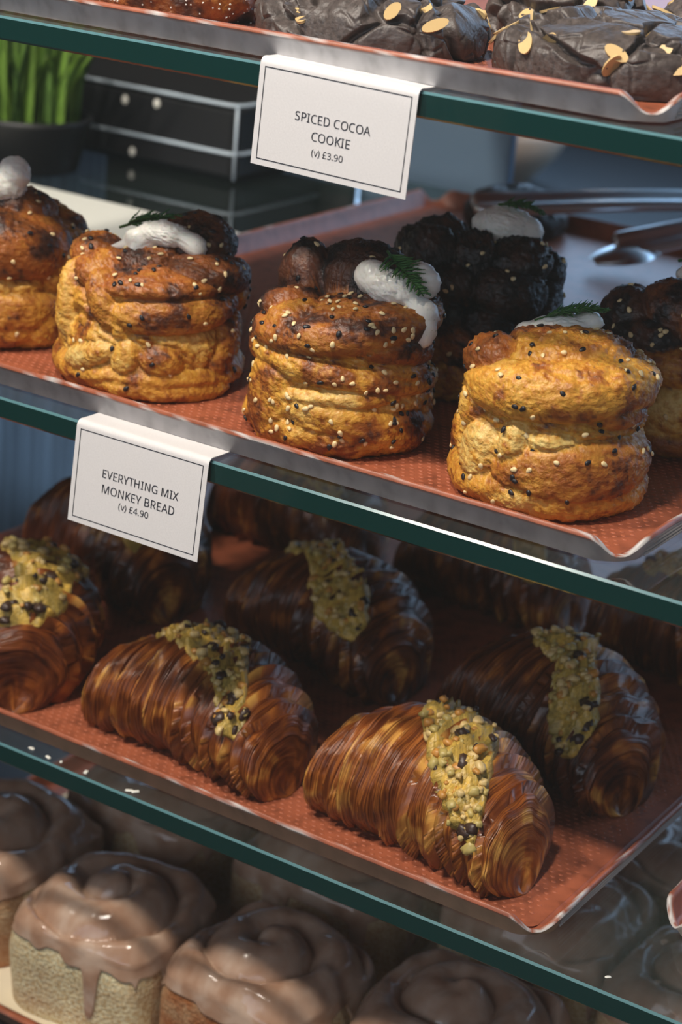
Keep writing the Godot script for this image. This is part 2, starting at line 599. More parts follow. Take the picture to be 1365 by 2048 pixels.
# ---------------------------------------------------------------- trays
func tray_loop(hx: float, hz: float, r: float) -> Array:
	# points of a rounded rectangle: [x, z, outward normal, nearness to the corner's middle]
	var out := []
	var cx := hx - r
	var cz := hz - r
	var corners := [Vector2(cx, cz), Vector2(-cx, cz), Vector2(-cx, -cz), Vector2(cx, -cz)]
	for q in 4:
		var a0 := q * PI / 2
		for k in 13:
			var a := a0 + PI / 2 * k / 12.0
			out.append([corners[q].x + cos(a) * r, corners[q].y + sin(a) * r, Vector2(cos(a), sin(a)), 1.0 - absf(k - 6.0) / 6.0])
		var a1 := a0 + PI / 2
		var nrm := Vector2(cos(a1), sin(a1))
		var p0: Vector2 = corners[q] + nrm * r
		var p1: Vector2 = corners[(q + 1) % 4] + nrm * r
		var steps := 60
		for k in range(1, steps):
			var p := p0.lerp(p1, k / float(steps))
			out.append([p.x, p.y, nrm, 0.0])
	return out

func make_tray(at: Vector3, hx: float, hz: float, label: String, rimh: float, outer: Color, seed_: int, dimples: Rect2) -> Node3D:
	var t := thing("baking_tray", at, label, "tray", "terracotta baking trays")
	var nn := noise(seed_, 260.0, 3)
	var n2 := noise(seed_ + 9, 40.0, 3)
	var loop := tray_loop(hx, hz, 0.020)
	var inside := lin(168, 94, 64)
	var worn := lin(206, 200, 196)
	# profile from the pan floor over the wall and lip and down the outside: [offset out, height share, kind]
	var prof := [[-0.012, 0.0, 0], [-0.0075, 0.03, 0], [-0.0055, 0.14, 0], [-0.0032, 0.8, 0], [-0.0022, 0.93, 0], [-0.0008, 1.0, 1], [0.0004, 0.97, 1], [0.0008, 0.86, 2], [0.0002, 0.76, 3], [-0.0016, 0.68, 3], [-0.004, 0.1, 3], [-0.006, 0.0, 3]]
	var n := loop.size()
	for part in 2:
		var rows: Array = prof.slice(0, 8) if part == 0 else prof.slice(7)
		var pts := PackedVector3Array()
		var cols := PackedColorArray()
		for pr in rows:
			for L in loop:
				var dip: float = smoothstep(0.0, 0.85, L[3])
				var h: float = rimh * (1.0 - 0.62 * dip)
				var wob: float = n2.get_noise_2d(L[0] * 0.6, L[1] * 0.6 + 3.0) * 0.0007
				var off: float = pr[0] - 0.003 * dip + wob * pr[1]
				var p := Vector3(L[0] + L[2].x * off, h * pr[1] + (0.0022 if pr[2] == 0 and pr[1] < 0.02 else 0.0), L[1] + L[2].y * off)
				p.y = maxf(p.y, 0.0003)
				var c: Color
				if pr[2] == 0:
					c = inside
				elif pr[2] == 3:
					c = outer
				else:
					var w: float = nn.get_noise_3d(p.x, p.y, p.z) + 0.25 * n2.get_noise_3d(p.x * 2, 0, p.z * 2)
					var k := smoothstep(0.32, 0.42, w + (0.5 if L[3] > 0.05 else 0.0) + (0.12 if pr[2] == 2 else 0.0))
					c = inside.lerp(worn, k)
				pts.append(p)
				cols.append(c)
		put("rim" if part == 0 else "outer_wall", grid_mesh(pts, n, rows.size(), true, cols, PackedVector2Array(), false), M.tray, t)
	# pan floor
	var st := st_new()
	st.set_smooth_group(-1)
	var y := 0.0022
	for i in n:
		var A: Array = loop[i]
		var B: Array = loop[(i + 1) % n]
		for v in [Vector3(0, y, 0), Vector3(A[0] - A[2].x * 0.0118, y, A[1] - A[2].y * 0.0118), Vector3(B[0] - B[2].x * 0.0118, y, B[1] - B[2].y * 0.0118)]:
			st.set_color(inside)
			st.add_vertex(v)
	st.generate_normals()
	put("pan_floor", st.commit(), M.tray, t)
	# raised dimples of the pan floor
	var bump := SphereMesh.new()
	bump.radius = 0.0013
	bump.height = 0.0026
	bump.radial_segments = 8
	bump.rings = 4
	var where := []
	var row := 0
	var z := dimples.position.y
	while z < dimples.end.y:
		var x := dimples.position.x + (0.0026 if row % 2 else 0.0)
		while x < dimples.end.x:
			where.append(Vector3(x, y, z))
			x += 0.0052
		z += 0.0042
		row += 1
	var mm := MultiMesh.new()
	mm.transform_format = MultiMesh.TRANSFORM_3D
	mm.mesh = bump
	mm.instance_count = where.size()
	for i in where.size():
		mm.set_instance_transform(i, Transform3D(Basis().scaled(Vector3(1.15, 0.30, 0.8)), where[i]))
	var mi := MultiMeshInstance3D.new()
	mi.name = "dimples"
	mi.multimesh = mm
	mi.material_override = M.dimple
	t.add_child(mi, true)
	mi.set_meta("kind", "stuff")
	# pressed ribs along the right-hand outside
	for k in 4:
		st = st_new()
		var yy := rimh * (0.16 + 0.15 * k)
		var xx := hx - 0.0038 + 0.0024 * (0.16 + 0.15 * k)
		tube_into(st, [Vector3(xx, yy, hz - 0.024), Vector3(xx, yy, -hz + 0.024)], [0.0007, 0.0007], 6)
		st.generate_normals()
		var rm := put("rib", st.commit(), null, t)
		rm.material_override = M.rib
	return t

func build_trays() -> void:
	M.rib = plain(rgb(176, 168, 164), 0.5)
	var grey_side := lin(178, 176, 178)
	make_tray(Vector3(-0.0875, SHELF_B + 0.0004, -0.318), 0.2325, 0.308, "terracotta baking tray under the seeded breads", 0.0145, grey_side, 5, Rect2(-0.215, 0.05, 0.43, 0.245))
	make_tray(Vector3(-0.1335, SHELF_C + 0.0004, -0.318), 0.2625, 0.308, "terracotta baking tray under the croissants", 0.0145, lin(150, 112, 92), 6, Rect2(-0.215, 0.03, 0.46, 0.265))
	make_tray(Vector3(0.395, SHELF_C + 0.0004, -0.368), 0.2325, 0.308, "empty terracotta baking tray next to the croissant tray", 0.0145, lin(196, 186, 180), 8, Rect2(-0.215, 0.2, 0.1, 0.1))
	make_tray(Vector3(-0.1125, SHELF_A + 0.0004, -0.314), 0.2455, 0.308, "terracotta baking tray under the cocoa cookies", 0.0135, lin(206, 206, 208), 7, Rect2(-0.215, 0.1, 0.43, 0.19))  # pale outer wall has a white-grey reflection put into its colour
	var t := make_tray(Vector3(-0.085, DECK + 0.0004, -0.316), 0.31, 0.30, "baking tray lined with cream paper under the glazed buns", 0.0125, lin(150, 112, 92), 9, Rect2(-0.215, 0.26, 0.02, 0.02))
	var o := put("baking_paper", box_mesh(Vector3(-0.284, 0.0030, -0.284), Vector3(0.284, 0.0036, 0.286), 0.0), plain(rgb(226, 214, 186), 0.7), null, Transform3D(Basis(), t.position))
	tag(o, "sheet of cream baking paper under the glazed buns", "paper")

# ---------------------------------------------------------------- lumps: the outer skin of many joined ellipsoids
func around_(az: float, rad: float, h: float) -> Vector3:
	# az 0 is the breads' best side, positive runs to its right
	return (TO_CAMERA * cos(az) + SIDEWAYS * sin(az)) * rad + Vector3.UP * h

func blob(az_deg: float, h: float, rad: float, st_: float, sv: float, sr: float, tilt := 0.0, tone := 0.4) -> Dictionary:
	var az := deg_to_rad(az_deg)
	var n := TO_CAMERA * cos(az) + SIDEWAYS * sin(az)
	var tan_ := n.cross(Vector3.UP) * -1.0
	var b := Basis(tan_, Vector3.UP, n)
	b = b.rotated(n, deg_to_rad(-tilt))
	b = Basis(b.x * st_, b.y * sv, b.z * sr)
	return {"c": around_(az, rad, h), "b": b, "tone": tone}

func lump(O: Vector3, blobs: Array, nu: int, nv: int, k: float, amp: float, seed_: int, shade_of: Callable, floor_y := 0.0, ring := 1.0) -> Dictionary:
	var A: Array[Basis] = []
	var Oi: Array[Vector3] = []
	var Ci: Array[float] = []
	var tones: Array[float] = []
	for bb in blobs:
		var inv: Basis = bb.b.inverse()
		var o: Vector3 = inv * (O - bb.c)
		A.append(inv)
		Oi.append(o)
		Ci.append(o.dot(o) - 1.0)
		tones.append(bb.tone)
	var nb := A.size()
	var n1 := noise(seed_, 70.0, 3)
	var n2 := noise(seed_ + 1, 260.0, 3)
	var n3 := noise(seed_ + 2, 480.0, 3)
	var pts := PackedVector3Array()
	var cols := PackedColorArray()
	for j in nv:
		var p := PI * (j + 0.02) / (nv - 1 + 0.04)
		for i in nu:
			var th := TAU * i / nu
			var d := Vector3(sin(p) * cos(th), cos(p), sin(p) * sin(th))
			var t1 := 0.0
			var t2 := 0.0
			var best := 0
			var sec := 0
			for q in nb:
				var dd := A[q] * d
				var a := dd.dot(dd)
				var b := Oi[q].dot(dd)
				var disc := b * b - a * Ci[q]
				if disc > 0.0:
					var t := (sqrt(disc) - b) / a
					if t > t1:
						t2 = t1
						sec = best
						t1 = t
						best = q
					elif t > t2:
						t2 = t
						sec = q
			var hh := maxf(k - (t1 - t2), 0.0) / k
			var r := t1 + hh * hh * k * 0.22
			var pos := O + d * r
			var w1 := n1.get_noise_3dv(pos)
			# strands of the dough run along each piece
			var loc: Vector3 = A[best] * (pos - blobs[best].c)
			var w2 := n2.get_noise_3d(loc.x * 0.010, loc.y * 0.038, loc.z * 0.03 + best)
			r += amp * w1 + amp * 0.9 * w2 - hh * amp * 1.3 + amp * 0.35 * n3.get_noise_3dv(pos)
			if O.y + d.y * r < floor_y and d.y < 0.0:
				r = (floor_y - O.y) / d.y
			pos = O + d * r
			# baked in a ring: what swells past it is pressed flat
			var rh := Vector2(pos.x, pos.z).length()
			if rh > ring * 0.92:
				var f := (ring * 0.92 + ring * 0.10 * tanh((rh - ring * 0.92) / (ring * 0.15))) / rh
				pos.x *= f
				pos.z *= f
			pts.append(pos)
			var tone := lerpf(tones[best], tones[sec], 0.5 * hh)
			cols.append(shade_of.call(pos, tone, hh, w1, w2))
	return {"pts": pts, "cols": cols, "nu": nu, "nv": nv, "mesh": grid_mesh(pts, nu, nv, true, cols)}

var PAL := []
func bake_colour(t: float) -> Color:
	# pale dough, gold, brown, dark brown, burnt
	if PAL.is_empty():
		PAL = [lin(240, 212, 134), lin(224, 168, 66), lin(168, 100, 42), lin(92, 56, 40), lin(40, 31, 29)]
	t = clampf(t, 0.0, 1.0) * 4.0
	var i := mini(int(t), 3)
	return PAL[i].lerp(PAL[i + 1], t - i)

var patch := noise(101, 42.0, 4)
var spots := noise(103, 210.0, 3)
func bread_shade(pos: Vector3, tone: float, _seam: float, _w1: float, w2: float) -> Color:
	var p := patch.get_noise_3dv(pos + bread_offset)
	var s := spots.get_noise_3dv(pos + bread_offset)
	var t := tone + 0.10 * w2 + 0.20 * p + 0.04 * s
	t += 0.20 * smoothstep(0.08, 0.40, p + 0.22 * s + patch_level)
	t += 0.14 * smoothstep(0.36, 0.46, s + 0.3 * p)
	return bake_colour(t)

var bread_offset := Vector3.ZERO
var patch_level := 0.0

func seed_mesh(v: int) -> ArrayMesh:
	# a flattened drop, 12 round and 6 along
	var pts := PackedVector3Array()
	for j in 7:
		var f := j / 6.0
		var x := lerpf(-1.0, 1.0, f)
		var r := sqrt(maxf(1.0 - x * x, 0.0)) * (0.62 - 0.16 * x + 0.03 * v)
		for i in 8:
			var a := TAU * i / 8
			pts.append(Vector3(x, sin(a) * r * 0.6, cos(a) * r))
	return grid_mesh(pts, 8, 7, true)

func normal_at(L: Dictionary, i: int, j: int) -> Vector3:
	var nu: int = L.nu
	var p: PackedVector3Array = L.pts
	var a := p[j * nu + (i + 2) % nu] - p[j * nu + (i + nu - 2) % nu]
	var b := p[mini(j + 2, L.nv - 1) * nu + i] - p[maxi(j - 2, 0) * nu + i]
	return b.cross(a).normalized() * -1.0

func face_basis(n: Vector3, turn: float) -> Basis:
	var a := n.cross(Vector3(0.3, 0.2, 0.9)).normalized()
	return Basis(a, n, a.cross(n)).rotated(n, turn)

func outward(L: Dictionary, i: int, j: int, O: Vector3) -> Vector3:
	var n := normal_at(L, i, j)
	return n if n.dot(L.pts[j * L.nu + i] - O) > 0 else -n

var SEEDS := []
func scatter_seeds(t: Node3D, L: Dictionary, O: Vector3, count: int, black_share: float, seed_: int, low_share := 0.5) -> void:
	if SEEDS.is_empty():
		SEEDS = [seed_mesh(0), seed_mesh(1), seed_mesh(2)]
	var r := RandomNumberGenerator.new()
	r.seed = seed_
	var cl := noise(seed_, 50.0, 2)
	var done := 0
	var tries := 0
	while done < count and tries < count * 40:
		tries += 1
		var cosp := r.randf_range(-0.72, 0.99)
		var j := clampi(int(acos(cosp) / PI * (L.nv - 1)), 2, L.nv - 3)
		var az := r.randf_range(-2.2, 2.2)
		var dirv := TO_CAMERA * cos(az) + SIDEWAYS * sin(az)
		var th := fposmod(atan2(dirv.z, dirv.x), TAU)
		var i := int(th / TAU * L.nu) % int(L.nu)
		var p: Vector3 = L.pts[j * L.nu + i]
		if p.y < 0.004: continue
		var dens := 0.5 + 1.1 * cl.get_noise_3dv(p) + (0.35 if p.y > 0.058 else -0.5 + low_share)
		if r.randf() > dens: continue
		var n := outward(L, i, j, O)
		var dark := r.randf() < black_share
		var sc := r.randf_range(0.0015, 0.0020) * (1.05 if dark else 1.0)
		var b := face_basis(n, r.randf() * TAU)
		put("black_sesame_seed" if dark else "sesame_seed", SEEDS[r.randi() % 3], M.black_seed if dark else M.sesame, t, Transform3D(b.scaled_local(Vector3(sc, sc, sc)), p + n * sc * 0.25))
		done += 1

func dill(t: Node3D, at: Vector3, dir: Vector3, up: Vector3, length: float, seed_: int) -> void:
	var r := RandomNumberGenerator.new()
	r.seed = seed_
	var st := st_new()
	var side := dir.cross(up).normalized()
	var stem := []
	for k in 7:
		var f := k / 6.0
		stem.append(at + dir * length * f + up * 0.003 * sin(f * PI) + side * 0.002 * sin(f * 4.0))
	tube_into(st, stem, [0.0008, 0.0008, 0.0008, 0.0007, 0.0006, 0.0005, 0.0003], 5)
	for k in 22:
		var f := 0.12 + 0.86 * k / 22.0
		var base: Vector3 = stem[int(f * 6.0)].lerp(stem[mini(int(f * 6.0) + 1, 6)], f * 6.0 - int(f * 6.0))
		for s in [-1.0, 1.0]:
			var len_ := length * 0.42 * (1.05 - f * 0.75) * r.randf_range(0.6, 1.1)
			var d: Vector3 = (side * s * r.randf_range(0.5, 1.0) + dir * r.randf_range(0.3, 0.9) + up * r.randf_range(-0.1, 0.45)).normalized()
			var mid := base + d * len_ * 0.5 + up * 0.0008
			tube_into(st, [base, mid, base + d * len_], [0.0005, 0.0006, 0.00015], 4)
			for q in 3:
				var d2 := (d + side * r.randf_range(-0.7, 0.7) + up * r.randf_range(-0.4, 0.5)).normalized()
				var b2 := base + d * len_ * (0.25 + 0.22 * q)
				tube_into(st, [b2, b2 + d2 * len_ * 0.4], [0.0005, 0.00012], 3)
	st.generate_normals()
	put("dill_sprig", st.commit(), M.dill, t)

func dollop(t: Node3D, at: Vector3, pieces: Array, seed_: int) -> void:
	# pieces: [offset, radii, turn in degrees about y, tilt about z]
	var bl := []
	for q in pieces:
		var b := Basis(Vector3.UP, deg_to_rad(q[2])) * Basis(Vector3(0, 0, 1), deg_to_rad(q[3]))
		bl.append({"c": q[0], "b": Basis(b.x * q[1].x, b.y * q[1].y, b.z * q[1].z), "tone": 0.0})
	var L := lump(pieces[0][0], bl, 80, 50, 0.004, 0.0011, seed_, func(_p, _t, _c, _a, _b): return Color.WHITE, -1.0)
	var m: MeshInstance3D = put("cream_dollop", L.mesh, M.cream, t)
	m.position = at

func monkey_bread(at: Vector3, label: String, extra: Array, r: float, h: float, seed_: int, nu: int, nv: int, level: float, seeds_n: int, dark: float, low := 0.5) -> Dictionary:
	var t := thing("monkey_bread", at, label, "bread", "seeded breads on the tray")
	bread_offset = Vector3(seed_ * 0.37, seed_ * 0.11, seed_ * 0.23)
	patch_level = level
	var O := Vector3(0, h * 0.5, 0)
	var bl := [
		{"c": Vector3(0, h * 0.34, 0), "b": Basis().scaled(Vector3(r * 0.90, h * 0.50, r * 0.90)), "tone": 0.2},
		{"c": Vector3(0, h * 0.60, 0), "b": Basis().scaled(Vector3(r * 0.86, h * 0.34, r * 0.86)), "tone": 0.35},
		{"c": Vector3(0, h * 0.14, 0), "b": Basis().scaled(Vector3(r * 0.97, h * 0.24, r * 0.97)), "tone": 0.3},
	]
	var rr := RandomNumberGenerator.new()
	rr.seed = seed_
	for k in 9:      # the far side
		bl.append(blob(105 + k * 18.5, h * rr.randf_range(0.2, 0.75), r * 0.62, r * 0.4, h * 0.24, r * 0.36, rr.randf_range(-30, 30), rr.randf_range(0.3, 0.6)))
	bl.append_array(extra)
	var L := lump(O, bl, nu, nv, 0.0028, 0.0030 if seed_ == 16 else 0.0017, seed_, bread_shade, 0.0, r)
	put("dough", L.mesh, M.bread, t)
	scatter_seeds(t, L, O, seeds_n, dark, seed_ + 50, low)
	L.node = t
	L.O = O
	return L

func top_of(L: Dictionary, x: float, z: float) -> float:
	var best := 0.0
	for p in L.pts:
		if Vector2(p.x - x, p.z - z).length() < 0.005 and p.y > best:
			best = p.y
	return best

func build_breads() -> void:
	var y := SHELF_B + 0.0004 + 0.0024
	# at the metal panel's end of the row
	var L := monkey_bread(Vector3(-0.295, y, -0.088), "smooth-topped golden bread nearest the white serving board", [
		blob(20, 0.056, 0.018, 0.045, 0.024, 0.036, 6, 0.55), blob(72, 0.046, 0.030, 0.026, 0.026, 0.026, 20, 0.38),
		blob(0, 0.020, 0.016, 0.046, 0.025, 0.037, 0, 0.40), blob(55, 0.016, 0.026, 0.030, 0.020, 0.028, -20, 0.3), blob(60, 0.072, 0.012, 0.026, 0.014, 0.024, 12, 0.62),
		blob(-50, 0.03, 0.02, 0.03, 0.03, 0.03, 0, 0.4)], 0.053, 0.082, 11, 200, 110, 0.02, 70, 0.35)
	dollop(L.node, Vector3(0.012, 0.089, 0.016), [[Vector3.ZERO, Vector3(0.017, 0.010, 0.012), 30, 0], [Vector3(0.008, 0.006, -0.004), Vector3(0.010, 0.010, 0.009), 0, 0], [Vector3(-0.013, 0.001, 0.004), Vector3(0.012, 0.009, 0.01), 0, 10]], 3)
	# many-pieced one
	L = monkey_bread(Vector3(-0.1800, y, -0.082), "golden knotted bread of many pieces with flat cream and a thin dill sprig", [
		blob(24, 0.046, 0.021, 0.040, 0.017, 0.033, -3, 0.44), blob(22, 0.059, 0.020, 0.038, 0.010, 0.031, -2, 0.56), blob(62, 0.024, 0.030, 0.015, 0.034, 0.024, 28, 0.40), blob(14, 0.022, 0.034, 0.017, 0.013, 0.0205, 0, 0.30),
		blob(18, 0.006, 0.028, 0.040, 0.010, 0.026, 2, 0.32), blob(-9, 0.022, 0.036, 0.0115, 0.0165, 0.018, 10, 0.20), blob(-38, 0.019, 0.030, 0.026, 0.0115, 0.026, -24, 0.16),
		blob(-26, 0.047, 0.030, 0.013, 0.024, 0.022, -38, 0.46), blob(-14, 0.040, 0.030, 0.012, 0.022, 0.021, -12, 0.26), blob(-66, 0.040, 0.033, 0.010, 0.030, 0.021, -6, 0.22), blob(-46, 0.035, 0.026, 0.016, 0.020, 0.022, 0, 0.38),
		blob(-55, 0.060, 0.026, 0.018, 0.012, 0.020, 10, 0.5), blob(-30, 0.064, 0.010, 0.016, 0.012, 0.016, 0, 0.42), blob(120, 0.072, 0.024, 0.026, 0.018, 0.022, 10, 0.74), blob(75, 0.062, 0.030, 0.028, 0.012, 0.026, 8, 0.68),
		blob(160, 0.066, 0.020, 0.02, 0.014, 0.02, 0, 0.62), blob(-100, 0.064, 0.03, 0.016, 0.012, 0.016, 0, 0.5), blob(10, 0.068, 0.006, 0.020, 0.008, 0.018, 0, 0.6)], 0.0550, 0.074, 12, 256, 150, -0.02, 100, 0.5, 0.25)
	dollop(L.node, Vector3(0.010, 0.081, 0.003), [[Vector3.ZERO, Vector3(0.016, 0.0065, 0.008), 25, -2], [Vector3(-0.014, -0.005, 0.008), Vector3(0.0075, 0.007, 0.006), 0, 30], [Vector3(0.016, -0.003, -0.003), Vector3(0.008, 0.006, 0.006), 0, -30], [Vector3(-0.019, -0.008, 0.011), Vector3(0.008, 0.0022, 0.003), 20, 10], [Vector3(-0.012, -0.011, 0.012), Vector3(0.004, 0.007, 0.0035), 0, 0]], 4)
	dill(L.node, Vector3(-0.024, 0.078, 0.000), Vector3(0.85, 0.20, -0.5).normalized(), Vector3.UP, 0.036, 5)
	# big layered one
	L = monkey_bread(Vector3(-0.0530, y, -0.0775), "tall layered bread with a dark crown and a long cream dollop sliding off", [
		blob(4, 0.062, 0.014, 0.049, 0.0140, 0.039, -8, 0.50), blob(-48, 0.058, 0.026, 0.022, 0.016, 0.024, 4, 0.44), blob(40, 0.057, 0.026, 0.030, 0.014, 0.026, 14, 0.56),
		blob(10, 0.041, 0.012, 0.048, 0.0135, 0.0385, 7, 0.28), blob(48, 0.040, 0.024, 0.028, 0.015, 0.027, 10, 0.42), blob(-12, 0.030, 0.017, 0.040, 0.010, 0.034, -4, 0.16),
		blob(16, 0.017, 0.015, 0.044, 0.019, 0.0380, 14, 0.30), blob(46, 0.014, 0.024, 0.026, 0.016, 0.028, 0, 0.68), blob(-54, 0.025, 0.031, 0.021, 0.033, 0.0225, 8, 0.34), blob(-24, 0.010, 0.026, 0.022, 0.012, 0.0255, -8, 0.24),
		blob(150, 0.078, 0.016, 0.029, 0.020, 0.022, 0, 0.84), blob(-125, 0.075, 0.027, 0.014, 0.021, 0.014, -8, 0.78), blob(-80, 0.066, 0.026, 0.018, 0.010, 0.018, 0, 0.7), blob(100, 0.066, 0.028, 0.022, 0.014, 0.022, 0, 0.7)], 0.0515, 0.075, 13, 256, 150, 0.07, 230, 0.42, 0.8)
	dollop(L.node, Vector3(0.026, 0.081, 0.001), [[Vector3.ZERO, Vector3(0.017, 0.009, 0.011), 20, -14], [Vector3(-0.011, 0.004, 0.001), Vector3(0.010, 0.009, 0.009), 0, 0], [Vector3(0.009, 0.004, -0.010), Vector3(0.011, 0.010, 0.009), 0, -10], [Vector3(0.018, -0.009, 0.000), Vector3(0.009, 0.008, 0.008), 0, -30], [Vector3(0.022, -0.016, 0.002), Vector3(0.006, 0.009, 0.006), 0, -10]], 6)
	dill(L.node, Vector3(0.017, 0.0975, -0.006), Vector3(0.75, -0.42, 0.3).normalized(), Vector3(0.3, 0.9, 0.3).normalized(), 0.034, 7)
	# two-lobed one by the tray corner
	L = monkey_bread(Vector3(0.0685, y, -0.077), "pale two-lobed bread by the tray corner with dill on low cream", [
		blob(2, 0.060, 0.018, 0.047, 0.017, 0.035, -5, 0.30), blob(38, 0.056, 0.022, 0.026, 0.019, 0.028, 8, 0.46), blob(-40, 0.055, 0.026, 0.020, 0.013, 0.025, -14, 0.24), blob(10, 0.071, 0.004, 0.034, 0.011, 0.030, -4, 0.40),
		blob(24, 0.023, 0.018, 0.042, 0.0245, 0.0355, -4, 0.46), blob(52, 0.020, 0.02, 0.030, 0.022, 0.029, 0, 0.44), blob(-22, 0.010, 0.025, 0.026, 0.011, 0.026, -8, 0.12), blob(-58, 0.024, 0.031, 0.017, 0.024, 0.019, 6, 0.10),
		blob(-30, 0.034, 0.030, 0.012, 0.018, 0.019, 8, 0.06), blob(-8, 0.038, 0.02, 0.024, 0.012, 0.027, 0, 0.08), blob(-84, 0.064, 0.030, 0.020, 0.014, 0.016, -10, 0.58), blob(-70, 0.046, 0.032, 0.011, 0.016, 0.018, 0, 0.2),
		blob(90, 0.058, 0.022, 0.024, 0.018, 0.024, 0, 0.44)], 0.0510, 0.074, 14, 256, 150, -0.08, 110, 0.5, 0.7)
	dollop(L.node, Vector3(-0.008, 0.078, -0.010), [[Vector3.ZERO, Vector3(0.018, 0.007, 0.010), 22, 12], [Vector3(0.012, 0.005, -0.006), Vector3(0.008, 0.005, 0.006), 0, 0], [Vector3(-0.013, -0.006, 0.004), Vector3(0.008, 0.008, 0.007), 0, 20]], 8)
	dill(L.node, Vector3(-0.018, 0.081, -0.004), Vector3(0.88, 0.22, -0.42).normalized(), Vector3.UP, 0.034, 9)
	# second row
	L = monkey_bread(Vector3(0.076, y, -0.204), "browned bread with white seeds behind the two-lobed bread", [
		blob(-20, 0.074, 0.016, 0.022, 0.015, 0.020, 0, 0.72), blob(-75, 0.066, 0.028, 0.020, 0.016, 0.018, 0, 0.86), blob(-45, 0.060, 0.026, 0.022, 0.012, 0.022, 0, 0.82), blob(30, 0.066, 0.02, 0.024, 0.014, 0.022, 0, 0.6),
		blob(-10, 0.048, 0.022, 0.036, 0.013, 0.030, 0, 0.42), blob(0, 0.026, 0.020, 0.044, 0.020, 0.033, -12, 0.10), blob(20, 0.010, 0.022, 0.04, 0.012, 0.03, 0, 0.55), blob(-60, 0.03, 0.024, 0.024, 0.024, 0.026, 0, 0.3)], 0.0505, 0.074, 15, 180, 110, 0.1, 110, 0.2)
	dollop(L.node, Vector3(0.004, 0.086, -0.008), [[Vector3.ZERO, Vector3(0.014, 0.008, 0.010), 0, 0]], 10)
	dill(L.node, Vector3(-0.008, 0.094, -0.002), Vector3(0.9, 0.1, -0.2).normalized(), Vector3.UP, 0.03, 11)
	L = monkey_bread(Vector3(-0.048, y, -0.206), "almost black-crowned bread with round white cream behind the layered bread", [
		blob(-60, 0.078, 0.033, 0.016, 0.014, 0.016, 0, 0.96), blob(-100, 0.074, 0.034, 0.018, 0.013, 0.016, 0, 0.97), blob(-140, 0.075, 0.032, 0.017, 0.014, 0.016, 0, 0.99), blob(-20, 0.076, 0.014, 0.018, 0.013, 0.018, 0, 0.97), blob(-36, 0.064, 0.030, 0.022, 0.012, 0.022, 0, 0.93),
		blob(60, 0.074, 0.022, 0.022, 0.015, 0.020, 0, 0.98), blob(95, 0.066, 0.032, 0.020, 0.015, 0.018, 0, 1.0), blob(30, 0.060, 0.030, 0.026, 0.016, 0.022, 10, 0.97), blob(65, 0.054, 0.032, 0.022, 0.016, 0.020, 0, 1.0), blob(170, 0.07, 0.03, 0.02, 0.014, 0.018, 0, 0.97),
		blob(-30, 0.046, 0.030, 0.020, 0.014, 0.022, 10, 0.84), blob(5, 0.044, 0.030, 0.020, 0.014, 0.022, 0, 0.9), blob(-40, 0.028, 0.026, 0.022, 0.018, 0.026, 0, 0.5), blob(-12, 0.032, 0.030, 0.016, 0.018, 0.024, 0, 0.58), blob(10, 0.014, 0.024, 0.036, 0.018, 0.028, 0, 0.22), blob(-30, 0.012, 0.024, 0.03, 0.016, 0.028, 0, 0.2), blob(40, 0.03, 0.026, 0.02, 0.02, 0.026, 0, 0.9)], 0.0495, 0.074, 16, 200, 120, 0.12, 30, 0.15, 0.1)
	dollop(L.node, Vector3(0.006, 0.090, -0.012), [[Vector3.ZERO, Vector3(0.018, 0.011, 0.014), 20, 0], [Vector3(0.011, -0.002, -0.005), Vector3(0.010, 0.009, 0.01), 0, 0]], 12)
	dill(L.node, Vector3(0.002, 0.1015, -0.010), Vector3(0.9, -0.1, -0.3).normalized(), Vector3.UP, 0.026, 13)
	# dark bun far back on the same tray
	var t := thing("cocoa_bun", Vector3(-0.222, y, -0.585), "dark cocoa bun at the far end of the bread tray under the tongs", "bun")
	bread_offset = Vector3(3, 1, 2)
	patch_level = 0.2
	var D := lump(Vector3(0, 0.015, 0), [{"c": Vector3(0, 0.012, 0), "b": Basis().scaled(Vector3(0.040, 0.022, 0.040)), "tone": 0.97}, {"c": Vector3(-0.012, 0.02, 0.01), "b": Basis().scaled(Vector3(0.02, 0.014, 0.02)), "tone": 0.93}], 64, 40, 0.004, 0.002, 4, bread_shade)
	put("bun_body", D.mesh, M.bread, t)

# ---------------------------------------------------------------- croissants
func cro_radius(u: float) -> float:
	var p := lerpf(0.56, 1.0, pow(maxf(cos(u * PI / 2), 0.0), 0.7))
	if u > 0.84:
		p *= sqrt(maxf(1.0 - pow((u - 0.84) / 0.16, 2.0), 0.0))
	return p

